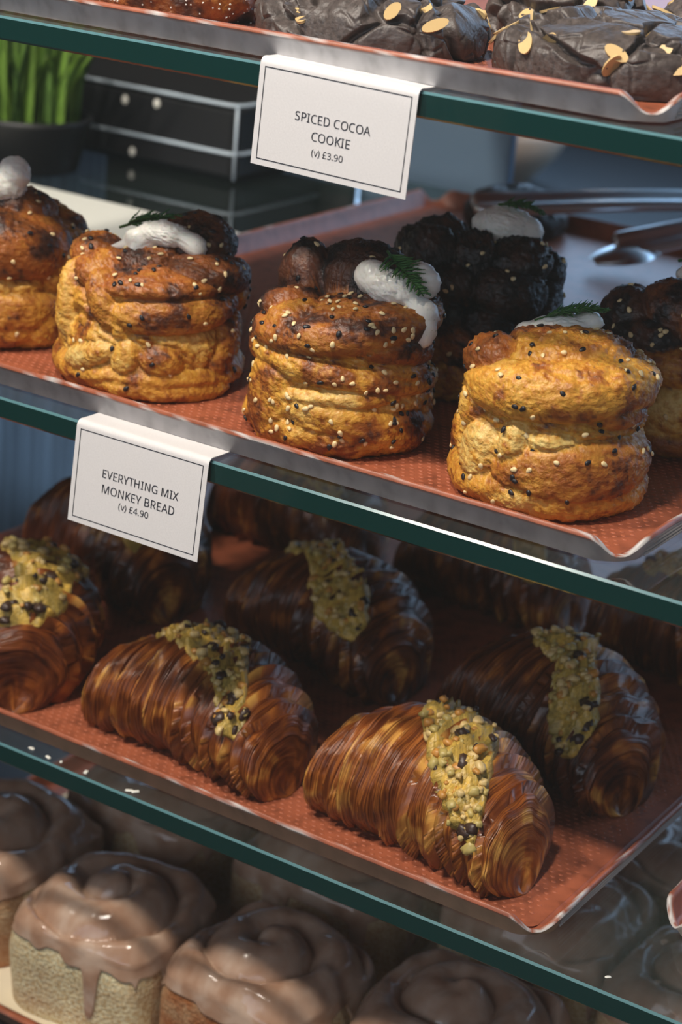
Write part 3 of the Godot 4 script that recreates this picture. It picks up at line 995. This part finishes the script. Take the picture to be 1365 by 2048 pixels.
func cro_point(C: Dictionary, s: float, phi: float, lift: float) -> Array:
	# phi 0 points up, positive towards the front; gives [point, outward, seam, streak]
	var v := 2.0 * s - 1.0
	var u := absf(v)
	var wav: float = C.n1.get_noise_2d(s * 9.0 + C.k, phi * 0.7)
	var sh := u + 0.045 * cos(phi - C.phi0) * signf(v) + 0.03 * wav
	var lo := 0.0
	var hi := 1.0
	var B: Array = C.bounds
	for k in B.size():
		if sh < B[k]:
			hi = B[k]
			break
		lo = B[k]
	var saw := clampf((sh - lo) / maxf(hi - lo, 0.01), 0.0, 1.0)
	var lip: float = C.lip * (saw - 0.45)
	var str_: float = C.n2.get_noise_2d(s * C.L * 800.0 + 1.6 * wav, phi * 0.55 + C.k)
	var rib: float = C.n3.get_noise_2d(s * C.L * 190.0 + 2.2 * wav, phi * 0.35)
	var pr := cro_radius(u)
	var extra := (lip + str_ * 0.0006 + rib * 0.0008 + wav * 0.0026) * minf(pr * 1.3, 1.0) * smoothstep(1.0, 0.93, u)
	var ry: float = C.H * 0.56 * pr + extra + lift
	var rz: float = C.W * 0.5 * pr + extra + lift
	var cy: float = C.H * 0.46 * pr
	var zc: float = C.bend * (u * u - 0.3)
	var out := Vector3(0, cos(phi), sin(phi))
	var pos := Vector3(v * C.L * 0.5 * (1.0 - 0.03 * cos(phi)), cy + ry * cos(phi), zc + rz * sin(phi))
	pos.y = maxf(pos.y, 0.0002 + 0.0012 * absf(pos.z - zc) / C.W)
	return [pos, (out + Vector3(v * 0.35 * u, 0, 0)).normalized(), saw, str_ * 0.75 + rib * 0.3]

func nut_mesh(seed_: int) -> ArrayMesh:
	var r := RandomNumberGenerator.new()
	r.seed = seed_
	var pts := PackedVector3Array()
	var nn := noise(seed_, 0.9, 2)
	for j in 6:
		var p := PI * j / 5.0
		for i in 8:
			var a := TAU * i / 8.0
			var d := Vector3(sin(p) * cos(a), cos(p), sin(p) * sin(a))
			# squared-off chips
			var q := maxf(absf(d.x), maxf(absf(d.y), absf(d.z)))
			pts.append(d * lerpf(1.0, 0.75 / q, 0.6) * (1.0 + 0.35 * nn.get_noise_3dv(d)) * Vector3(1.0, 0.72, 0.85))
	return grid_mesh(pts, 8, 6, true)

var NUTS := []
func croissant(at: Vector3, yaw: float, size: Vector3, seed_: int, label: String, tone: float, strip: Array, nuts: int, ns: int, np: int) -> void:
	var t := thing("croissant", at, label, "croissant", "nut-topped croissants on the tray")
	t.rotation.y = deg_to_rad(yaw)
	var r := RandomNumberGenerator.new()
	r.seed = seed_
	var C := {"L": size.x, "H": size.y, "W": size.z, "bend": 0.016, "k": seed_ * 3.7, "phi0": r.randf_range(0.3, 1.3), "lip": 0.0074,
		"n1": noise(seed_, 1.0, 2), "n2": noise(seed_ + 1, 1.0, 2), "n3": noise(seed_ + 2, 1.0, 2), "bounds": []}
	var b := 0.14
	while b < 0.93:
		C.bounds.append(b)
		b += r.randf_range(0.13, 0.22)
	var pts := PackedVector3Array()
	var cols := PackedColorArray()
	var uvs := PackedVector2Array()
	var pn := noise(seed_ + 5, 38.0, 3)
	var pal := [lin(74, 36, 20), lin(128, 68, 30), lin(178, 108, 46), lin(222, 168, 84)]
	for j in ns:
		# closer together at the two ends
		var s := j / float(ns - 1)
		for i in np + 1:
			var phi := TAU * i / np - PI
			var q := cro_point(C, s, phi, 0.0)
			pts.append(q[0])
			uvs.append(Vector2(s, i / float(np)))
			var p: float = pn.get_noise_3dv(q[0])
			var f: float = tone + 0.28 * q[3] + 0.28 * p + 0.38 * smoothstep(0.84, 0.99, q[2]) * smoothstep(-0.1, 0.3, p)
			f += 0.25 * smoothstep(0.2, 0.42, p + 0.2 * q[3])
			# the cut end shows its pale layered dough
			f += 0.5 * smoothstep(0.10, 0.03, s + 0.05 * p) * (0.6 + 1.2 * p)
			f = clampf(f, 0.0, 1.0) * 3.0
			var k := mini(int(f), 2)
			cols.append(pal[k].lerp(pal[k + 1], f - k))
	put("pastry", grid_mesh(pts, np + 1, ns, false, cols, uvs, CRO_FLIP), M.croissant, t)
	# the filling along the ridge: strip = [s0, phi0, s1, phi1, half width in radians]
	var fp := PackedVector3Array()
	var fc := PackedColorArray()
	var fn := noise(seed_ + 7, 190.0, 3)
	var f2 := noise(seed_ + 8, 60.0, 2)
	var places := []
	for j in 71:
		var f := j / 70.0
		var s: float = lerpf(strip[0], strip[2], f)
		var mid: float = lerpf(strip[1], strip[3], f * f * 0.4 + f * 0.6) + 0.12 * sin(f * 7.0 + seed_)
		var hw: float = strip[4] * (0.75 + 0.35 * sin(f * 9.0 + seed_ * 1.3) * 0.5 + 0.25 * f) * sqrt(maxf(1.0 - pow(absf(2 * f - 1), 6.0), 0.02))
		for i in 23:
			var w := i / 11.0 - 1.0
			var base := cro_point(C, s, mid + hw * w, 0.0)
			var e := 1.0 - pow(absf(w), 3.0)
			var g: float = fn.get_noise_3dv(base[0])
			var hgt := (0.0042 + 0.0028 * g + 0.0026 * f2.get_noise_3dv(base[0])) * minf(e * 2.5, 1.0) * smoothstep(0.0, 0.05, f) * smoothstep(1.0, 0.95, f) - 0.0012
			var pos: Vector3 = base[0] + base[1] * hgt
			fp.append(pos)
			var gg: float = clampf(0.5 + 0.9 * f2.get_noise_3dv(base[0] * 1.7) + 0.3 * g, 0.0, 1.0)
			fc.append(lin(170, 148, 74).lerp(lin(228, 186, 84), gg))
			if absf(w) < 0.88 and j > 3 and j < 68:
				places.append([pos, base[1], f])
	var fl := put("filling", grid_mesh(fp, 23, 71, false, fc, PackedVector2Array(), not CRO_FLIP), M.filling, t)
	if NUTS.is_empty():
		for k in 6: NUTS.append(nut_mesh(300 + k))
	for k in nuts:
		var P: Array = places[r.randi() % places.size()]
		var pick := r.randf()
		var dark: bool = pick > 0.9 or (P[2] > 0.86 and pick > 0.6)
		var m: Material = M.nut_dark if dark else ([M.nut_pale, M.nut_pale, M.nut_green, M.nut_gold][r.randi() % 4])
		var sc := r.randf_range(0.0013, 0.0036) * (1.15 if dark else 1.0)
		var bs := face_basis(P[1], r.randf() * TAU)
		put("nut_piece", NUTS[r.randi() % 6], m, fl, Transform3D(bs.scaled_local(Vector3(sc, sc, sc) * Vector3(r.randf_range(0.8, 1.3), 1, r.randf_range(0.8, 1.2))), P[0] + P[1] * sc * 0.12))

const CRO_FLIP := false

func build_croissants() -> void:
	var y := SHELF_C + 0.0004 + 0.0024
	croissant(Vector3(0.032, y, -0.069), -7, Vector3(0.134, 0.063, 0.084), 31, "amber croissant by the tray corner with a wide nut strip to its tip", 0.52, [0.32, -0.45, 0.90, 1.25, 0.66], 130, 300, 120)
	croissant(Vector3(-0.118, y, -0.071), -5, Vector3(0.138, 0.058, 0.084), 32, "glossy brown croissant whose nut strip lies along the top ridge", 0.38, [0.12, -0.55, 0.86, 0.85, 0.52], 120, 300, 120)
	croissant(Vector3(-0.266, y, -0.080), -40, Vector3(0.132, 0.067, 0.084), 33, "dark croissant thickly covered with yellow nuts beside the front tray rim", 0.24, [0.16, -0.35, 0.92, -0.1, 0.66], 140, 240, 110)
	croissant(Vector3(0.041, y, -0.191), -20, Vector3(0.136, 0.066, 0.088), 34, "dark red-brown croissant with green-grey nut strip by the tray side", 0.22, [0.28, -0.25, 0.90, 0.95, 0.54], 120, 280, 110)
	croissant(Vector3(-0.129, y, -0.220), -14, Vector3(0.140, 0.063, 0.088), 35, "dark croissant in the second row behind the glossy brown one", 0.22, [0.12, -0.2, 0.88, 0.95, 0.5], 95, 200, 90)
	croissant(Vector3(-0.300, y, -0.222), -16, Vector3(0.140, 0.070, 0.090), 36, "dark glossy croissant hanging back beneath the monkey bread label", 0.2, [0.2, -0.1, 0.88, 0.80, 0.44], 80, 200, 90)
	for a in [[-0.250, -0.365, -6, 37, "dark third-row croissant at the end of its row by the metal panel"], [-0.095, -0.370, -6, 38, "dark third-row croissant between the two others of its row"], [0.052, -0.362, -6, 39, "dark third-row croissant by the side rim of the tray"]]:
		croissant(Vector3(a[0], y, a[1]), a[2], Vector3(0.136, 0.070, 0.086), a[3], a[4], 0.22, [0.2, 0.0, 0.88, 0.8, 0.46], 50, 120, 60)

# ---------------------------------------------------------------- glazed buns
func bun_surface(B: Dictionary, th: float, q: float, lift: float) -> Vector3:
	# q 0 centre of the top, 1 rim of the top, 2 foot of the side
	var c := cos(th)
	var s := sin(th)
	var n := 5.0
	var re: float = B.a / pow(pow(absf(c), n) + pow(absf(s), n), 1.0 / n)
	var top := minf(q, 1.0)
	var r := re * top * (1.0 - 0.04 * top)
	var rad0: float = r / B.a
	var wob: float = B.n.get_noise_2d(c * 1.4 * top + B.k, s * 1.4 * top + maxf(q - 1.0, 0.0) * 0.6)
	r *= 1.0 + 0.03 * wob
	var H: float = B.h
	var y := H + 0.014 * (1.0 - rad0 * 0.9) - 0.008 * pow(top, 9.0)
	var rad: float = r / B.a
	var ph: float = rad * B.turns - th / TAU + B.k
	var fr := ph - floorf(ph)
	var roll := lerpf(1.0, pow(maxf(sin(fr * PI), 0.0), 0.5), smoothstep(0.04, 0.26, rad))
	y += (roll - 0.7) * 0.014 * smoothstep(1.02, 0.85, top)
	y += 0.002 * wob
	if q > 1.0:
		var d := q - 1.0
		var r2 := re * (1.0 + 0.05 * wob) * (0.96 + 0.06 * sin(minf(d * 3.0, 1.0) * PI / 2) - 0.03 * d)
		r = r2
		y = lerpf(y, 0.0, pow(d, 0.9))
		r += lift
	else:
		r += lift * pow(top, 3.0)
		y += lift
	return Vector3(c * r, maxf(y, 0.0003), s * r)

func bun(at: Vector3, yaw: float, a: float, h: float, seed_: int, label: String, golden: float, nu: int) -> void:
	var t := thing("glazed_bun", at, label, "bun", "glazed swirl buns on the bottom deck")
	t.rotation.y = deg_to_rad(yaw)
	var r := RandomNumberGenerator.new()
	r.seed = seed_
	var B := {"a": a, "h": h, "k": r.randf(), "turns": r.randf_range(1.6, 1.85), "n": noise(seed_, 1.0, 2)}
	var pts := PackedVector3Array()
	var cols := PackedColorArray()
	var pn := noise(seed_ + 3, 45.0, 3)
	var nt := 46
	var ns := 24
	for j in nt + ns:
		var q := j / float(nt - 1) if j < nt else 1.0 + (j - nt + 1) / float(ns)
		for i in nu:
			var th := TAU * i / nu
			var p := bun_surface(B, th, maxf(q, 0.001), 0.0)
			pts.append(p)
			var g := pn.get_noise_3dv(p)
			# a torn side is pale crumb, a baked one is golden brown
			var side := golden if sin(th) > 0.55 else (1.0 - golden) * 0.4
			var f := clampf(side + 0.35 * g, 0.0, 1.0)
			if q < 1.02: f = clampf(0.9 + 0.3 * g, 0.0, 1.0)
			cols.append(lin(226, 216, 178).lerp(lin(158, 92, 40), f))
	put("bun_body", grid_mesh(pts, nu, nt + ns, true, cols), M.crumb, t)
	# the glaze: over the top, down the sides in tongues
	pts = PackedVector3Array()
	var dn := noise(seed_ + 9, 1.0, 2)
	var nd := 16
	for j in nt + nd:
		for i in nu:
			var th := TAU * i / nu
			var reach: float = 0.09 + 0.35 * maxf(dn.get_noise_2d(cos(th) * 1.2, sin(th) * 1.2), 0.0) + 0.6 * smoothstep(0.28, 0.42, dn.get_noise_2d(cos(th) * 2.2 + 5.0, sin(th) * 2.2))
			reach = clampf(reach, 0.07, 0.95)
			var q := j / float(nt - 1) if j < nt else 1.0 + reach * (j - nt + 1) / float(nd)
			var lift := 0.0016
			if j > nt + nd - 4: lift = [0.0014, 0.0008, -0.0006][j - (nt + nd - 3)]
			pts.append(bun_surface(B, th, maxf(q, 0.001), lift))
	put("glaze", grid_mesh(pts, nu, nt + nd, true), M.icing, t)

func build_buns() -> void:
	var y := DECK + 0.0004 + 0.0037
	bun(Vector3(-0.186, y, -0.086), 3, 0.0515, 0.064, 61, "glazed swirl bun with a torn pale side and one long drip", 0.05, 220)
	bun(Vector3(-0.078, y, -0.096), -3, 0.0515, 0.064, 62, "glazed swirl bun with a baked golden side", 0.85, 220)
	bun(Vector3(0.036, y, -0.122), 3, 0.054, 0.064, 63, "glazed swirl bun at the outer end of the front row", 0.3, 200)
	bun(Vector3(-0.300, y, -0.105), 0, 0.055, 0.066, 64, "glazed swirl bun at the end of the front row by the metal panel", 0.7, 160)
	bun(Vector3(0.022, y, -0.262), 0, 0.058, 0.066, 65, "glazed swirl bun under the corner of the croissant tray", 0.1, 160)
	var far := "shaded glazed swirl bun in the dark rearmost rows"
	for a in [[-0.25, -0.225, 66, "second-row glazed bun nearest the metal panel"], [-0.115, -0.228, 67, "second-row glazed bun right behind the golden-sided bun"], [0.142, -0.24, 68, "glazed bun beside the one under the croissant tray corner"], [-0.30, -0.35, 69, far], [-0.17, -0.355, 70, far], [-0.04, -0.39, 71, far], [0.085, -0.385, 72, far], [-0.02, -0.515, 73, far], [0.105, -0.51, 74, far]]:
		bun(Vector3(a[0], y, a[1]), 0, 0.057, 0.066, a[2], a[3], 0.4, 110)

# ---------------------------------------------------------------- cookies
func cookie(at: Vector3, yaw: float, size: Vector3, seed_: int, label: String, flakes: int, nu: int) -> void:
	var t := thing("cocoa_cookie", at, label, "cookie", "cocoa cookies on the top shelf")
	t.rotation.y = deg_to_rad(yaw)
	var cell := FastNoiseLite.new()
	cell.seed = seed_
	cell.noise_type = FastNoiseLite.TYPE_CELLULAR
	cell.cellular_return_type = FastNoiseLite.RETURN_DISTANCE2_SUB
	cell.frequency = 26.0
	cell.fractal_type = FastNoiseLite.FRACTAL_NONE
	cell.domain_warp_enabled = true
	cell.domain_warp_amplitude = 0.007
	cell.domain_warp_frequency = 55.0
	cell.domain_warp_fractal_type = FastNoiseLite.DOMAIN_WARP_FRACTAL_NONE
	var fine := cell.duplicate()
	fine.seed = seed_ + 1
	fine.frequency = 75.0
	fine.domain_warp_enabled = false
	fine.domain_warp_frequency = 160.0
	var n1 := noise(seed_ + 2, 30.0, 3)
	var crust := lin(88, 78, 75)
	var pts := PackedVector3Array()
	var cols := PackedColorArray()
	var nv := int(nu * 0.42)
	for j in nv:
		var p := PI * 0.62 * (j + 0.02) / (nv - 1.0)
		for i in nu:
			var th := TAU * i / nu
			var d := Vector3(sin(p) * cos(th), cos(p), sin(p) * sin(th))
			var base := Vector3(signf(d.x) * pow(absf(d.x), 0.86) * size.x, signf(d.y) * pow(absf(d.y), 0.78) * size.y, signf(d.z) * pow(absf(d.z), 0.86) * size.z)
			var w := n1.get_noise_3dv(base)
			var c1 := cell.get_noise_3dv(base) + 1.0
			var c2: float = fine.get_noise_3dv(base) + 1.0
			var gap := smoothstep(0.12 + 0.10 * w, 0.02, c1)
			var hair := smoothstep(0.14, 0.0, c2) * smoothstep(-0.2, 0.25, w)
			var pos := base + d * (0.003 * w - 0.0058 * gap - 0.0012 * hair)
			pos.y = maxf(pos.y + size.y * 0.42, 0.0003)
			pts.append(pos)
			cols.append(crust)
	var L := {"pts": pts, "nu": nu, "nv": nv, "mesh": grid_mesh(pts, nu, nv, true, cols)}
	put("cookie_body", L.mesh, M.cookie, t)
	var r := RandomNumberGenerator.new()
	r.seed = seed_ + 20
	for k in flakes:
		var j := int(nv * (0.12 + 0.62 * sqrt((k + 0.5) / flakes))) + 2
		var i := int(fposmod(k * 2.4 + seed_ + r.randf_range(-0.3, 0.3), TAU) / TAU * nu) % nu
		var p: Vector3 = pts[j * nu + i]
		var n := outward(L, i, j, Vector3(0, 0.0, 0))
		n = (n + Vector3(r.randf_range(-0.3, 0.3), 0.2, r.randf_range(-0.3, 0.3))).normalized()
		var st := CylinderMesh.new()
		st.top_radius = 1.0
		st.bottom_radius = 0.92
		st.height = 1.0
		st.radial_segments = 14
		st.rings = 1
		var b := face_basis(n, r.randf() * TAU)
		put("almond_flake", st, M.almond, t, Transform3D(b.scaled_local(Vector3(r.randf_range(0.0045, 0.0085), 0.0012, r.randf_range(0.0026, 0.004))), p - n * 0.0001))

func build_cookies() -> void:
	var y := SHELF_A + 0.0004 + 0.0024
	cookie(Vector3(-0.054, y, -0.080), 0, Vector3(0.056, 0.0225, 0.050), 81, "cracked cocoa cookie in front whose flakes sit low on its side", 16, 420)
	cookie(Vector3(0.068, y, -0.096), 0, Vector3(0.056, 0.0225, 0.050), 82, "cracked cocoa cookie by the tray corner with many almond flakes", 26, 420)
	for a in [[-0.008, -0.196, 83, "cracked cocoa cookie right behind the gap of the two front cookies"], [0.082, -0.205, 84, "cracked cocoa cookie behind the one by the tray corner"]]:
		cookie(Vector3(a[0], y, a[1]), 0.0, Vector3(0.040, 0.027, 0.044), a[2], a[3], 10, 240)
	# sugared bun on the same tray
	var t := thing("sugared_bun", Vector3(-0.175, y, -0.085), "brown sugar-crusted bun at the end of the cookie tray", "bun")
	bread_offset = Vector3(9, 1, 2)
	patch_level = 0.05
	var O := Vector3(0, 0.015, 0)
	var D := lump(O, [{"c": Vector3(0, 0.012, 0), "b": Basis().scaled(Vector3(0.050, 0.030, 0.046)), "tone": 0.62}, {"c": Vector3(0.03, 0.014, 0.01), "b": Basis().scaled(Vector3(0.022, 0.018, 0.024)), "tone": 0.55}, {"c": Vector3(-0.02, 0.016, 0.02), "b": Basis().scaled(Vector3(0.024, 0.02, 0.02)), "tone": 0.66}], 120, 70, 0.004, 0.002, 24, bread_shade)
	put("bun_body", D.mesh, M.bread, t)
	var mm := MultiMesh.new()
	mm.transform_format = MultiMesh.TRANSFORM_3D
	mm.mesh = box_mesh(Vector3(-1, -1, -1), Vector3(1, 1, 1), 0.2)
	mm.instance_count = 1500
	var r := RandomNumberGenerator.new()
	r.seed = 88
	for k in 1500:
		var q: int = r.randi_range(D.nu * 4, D.pts.size() - D.nu * 24)
		var sc := r.randf_range(0.00025, 0.0005)
		mm.set_instance_transform(k, Transform3D(Basis(Vector3(1, 2, 3).normalized(), r.randf() * TAU).scaled_local(Vector3(sc, sc, sc)), D.pts[q]))
	var mi := MultiMeshInstance3D.new()
	mi.name = "sugar_grains"
	mi.multimesh = mm
	mi.material_override = M.board
	t.add_child(mi, true)
	mi.set_meta("kind", "stuff")

# ---------------------------------------------------------------- tongs
func tong_arm(t: Node3D, a: Vector3, b: Vector3, up: Vector3) -> void:
	# a pressed channel from the tip a to the hinge b
	var d := (b - a).normalized()
	var side := d.cross(up).normalized()
	var u := side.cross(d).normalized()
	var sec := [[-0.0105, -0.004], [-0.0108, 0.0015], [-0.0085, 0.0034], [-0.004, 0.0022], [0.0, 0.0014], [0.004, 0.0022], [0.0085, 0.0034], [0.0108, 0.0015], [0.0105, -0.004], [0.0095, -0.004], [0.0095, 0.001], [0.004, 0.0012], [0.0, 0.0004], [-0.004, 0.0012], [-0.0095, 0.001], [-0.0095, -0.004]]
	var pts := PackedVector3Array()
	var n := 24
	for j in n:
		var f := j / float(n - 1)
		var k := 1.0 - 0.25 * f
		if j == 0: k = 0.02
		elif j == 1: k = 0.72
		elif j == 2: k = 0.95
		var p: Vector3 = a + (b - a) * (f if j > 2 else [0.0, 0.004, 0.014][j]) + u * 0.006 * sin(f * PI)
		for q in sec:
			pts.append(p + side * q[0] * k + u * q[1] * k)
	put("arm", grid_mesh(pts, sec.size(), n, true), M.steel, t)

func build_tongs() -> void:
	var A := Vector3(-0.200, 0.042, -0.472)
	var B := Vector3(-0.108, 0.022, -0.520)
	var H := Vector3(0.0, 0.048, -0.69)
	var t := thing("tongs", Vector3.ZERO, "steel serving tongs lying over the far end of the bread tray", "tongs")
	tong_arm(t, A, H, Vector3(0.25, 0.9, 0.4))
	tong_arm(t, B, H, Vector3(0.5, 0.7, 0.5))
	# scalloped gripping head at the lower arm's tip
	var d := (H - B).normalized()
	var pts := PackedVector3Array()
	for j in 14:
		var f := j / 13.0
		for i in 25:
			var w := i / 12.0 - 1.0
			var r := 0.020 * sin(PI * (0.12 + 0.80 * f)) * (1.0 + (0.10 * cos(w * 24.0) if f < 0.35 else 0.0))
			var s := d.cross(Vector3.UP).normalized()
			var u := s.cross(d)
			pts.append(B - d * 0.020 + d * 0.055 * f + s * r * w + u * (0.009 * (1.0 - w * w) * sin(PI * (0.1 + 0.8 * f)) - 0.008))
	put("gripping_head", grid_mesh(pts, 25, 14, false), M.steel, t)
	var st := st_new()
	tube_into(st, [H + Vector3(0, -0.012, 0), H + Vector3(0, 0.012, 0)], [0.008, 0.008], 12)
	st.generate_normals()
	put("hinge", st.commit(), M.steel, t)

# ---------------------------------------------------------------- shelf labels
func price_label(at: Vector3, w: float, h: float, dz: float, roll: float, back: float, label: String, lines: Array) -> void:
	var t := thing("shelf_label", at, label, "label")
	t.rotation.z = roll
	var path := [Vector2(-back, 0.0008)]
	path.append(Vector2(-0.004, 0.0010))
	for k in 7:
		var a := PI / 2 * k / 6.0
		path.append(Vector2(-0.0005 + 0.0035 * sin(a), 0.0012 - 0.0035 * (1.0 - cos(a))))
	var P0: Vector2 = path[path.size() - 1]
	var P1 := Vector2(P0.x + dz, -h)
	for k in range(1, 7):
		path.append(P0.lerp(P1, k / 6.0))
	var st := st_new()
	var th := 0.00045
	var n := path.size()
	var inner := []
	for i in n:
		var d: Vector2 = (path[mini(i + 1, n - 1)] - path[maxi(i - 1, 0)]).normalized()
		inner.append(path[i] + Vector2(d.y, -d.x) * th)
	st.set_smooth_group(0)
	for i in n - 1:
		var a: Vector2 = path[i]
		var b: Vector2 = path[i + 1]
		quad(st, Vector3(-w / 2, a.y, a.x), Vector3(w / 2, a.y, a.x), Vector3(w / 2, b.y, b.x), Vector3(-w / 2, b.y, b.x))
	st.set_smooth_group(1)
	for i in n - 1:
		var a: Vector2 = inner[i]
		var b: Vector2 = inner[i + 1]
		quad(st, Vector3(w / 2, a.y, a.x), Vector3(-w / 2, a.y, a.x), Vector3(-w / 2, b.y, b.x), Vector3(w / 2, b.y, b.x))
	st.set_smooth_group(-1)
	for i in n - 1:
		for s in [-1.0, 1.0]:
			var q := [Vector3(s * w / 2, path[i].y, path[i].x), Vector3(s * w / 2, path[i + 1].y, path[i + 1].x), Vector3(s * w / 2, inner[i + 1].y, inner[i + 1].x), Vector3(s * w / 2, inner[i].y, inner[i].x)]
			if s > 0: q.reverse()
			quad(st, q[0], q[1], q[2], q[3])
	for i in [0, n - 1]:
		quad(st, Vector3(-w / 2, path[i].y, path[i].x), Vector3(w / 2, path[i].y, path[i].x), Vector3(w / 2, inner[i].y, inner[i].x), Vector3(-w / 2, inner[i].y, inner[i].x))
	st.generate_normals()
	put("card", st.commit(), M.card, t)
	# print: a thin frame and the lines of lettering, lying on the face
	var dn := Vector3(0, P1.y - P0.y, P1.x - P0.x).normalized()
	var up := -dn
	var out := Vector3(1, 0, 0).cross(up)
	var face := Transform3D(Basis(Vector3(1, 0, 0), up, out), Vector3(0, P0.y, P0.x) + out * 0.0001)
	var len_ := (P1 - P0).length()
	var m := 0.0028
	var lw := 0.00042
	var x := w / 2 - m
	var y0 := -0.0005
	var y1 := -len_ + m
	var bars := [[-x, y1, x, y1 + lw], [-x, y0 - lw, x, y0], [-x, y1, -x + lw, y0], [x - lw, y1, x, y0]]
	st = st_new()
	for q in bars:
		box_into(st, Vector3(q[0], q[1], 0), Vector3(q[2], q[3], 0.00006))
	st.generate_normals()
	put("printed_frame", st.commit(), M.ink, t, face)
	var font := SystemFont.new()
	font.font_names = PackedStringArray(["Droid Sans"])
	for L in lines:      # [text, centre x, baseline below the bend, width]
		var tm := TextMesh.new()
		tm.font = font
		tm.text = L[0]
		tm.font_size = 32
		tm.pixel_size = 0.001
		tm.depth = 0.002
		tm.curve_step = 0.6
		var box := tm.get_aabb()
		var k: float = L[3] / box.size.x
		var xf := Transform3D(Basis().scaled(Vector3(k, k * L[4], 0.02)), Vector3(L[1] - (box.position.x + box.size.x / 2) * k, L[2] - box.position.y * k * L[4], 0.00004))
		put("lettering", tm, M.ink, t, face * xf)

func build_labels() -> void:
	price_label(Vector3(-0.0185, SHELF_A + 0.0012, 0.0), 0.0838, 0.0475, 0.0012, deg_to_rad(-1.4), 0.040, "white label reading spiced cocoa cookie on the top glass shelf", [
		["SPICED COCOA", 0.0, -0.0213, 0.0402, 0.9], ["COOKIE", 0.0, -0.0290, 0.0205, 0.9], ["(v) £3.90", -0.001, -0.0362, 0.0168, 0.9]])
	price_label(Vector3(-0.1172, SHELF_B + 0.0006, 0.0), 0.0836, 0.0520, 0.0048, 0.0, 0.040, "white label reading everything mix monkey bread on the middle glass shelf", [
		["EVERYTHING MIX", 0.0020, -0.0222, 0.0482, 0.9], ["MONKEY BREAD", 0.0015, -0.0302, 0.0460, 0.9], ["(v) £4.90", -0.0005, -0.0368, 0.0190, 0.9]])

# ---------------------------------------------------------------- flakes of pastry fallen on the glass
func build_crumbs() -> void:
	var r := RandomNumberGenerator.new()
	r.seed = 5
	for p in [[-0.1765, -0.0042], [-0.168, -0.005], [-0.150, -0.0046], [-0.1195, -0.0040], [-0.116, -0.0052], [-0.19, -0.006], [0.163, -0.012]]:
		var sc := r.randf_range(0.0011, 0.0019)
		var o := put("crumb", nut_mesh(500 + r.randi() % 4), M.board, null, Transform3D(Basis(Vector3.UP, r.randf() * TAU).scaled_local(Vector3(sc * 1.5, sc * 0.5, sc)), Vector3(p[0], SHELF_C + sc * 0.45, p[1])))
		tag(o, "tiny white pastry crumb on the glass edge under the croissant tray", "crumb", "crumbs on the croissant shelf")
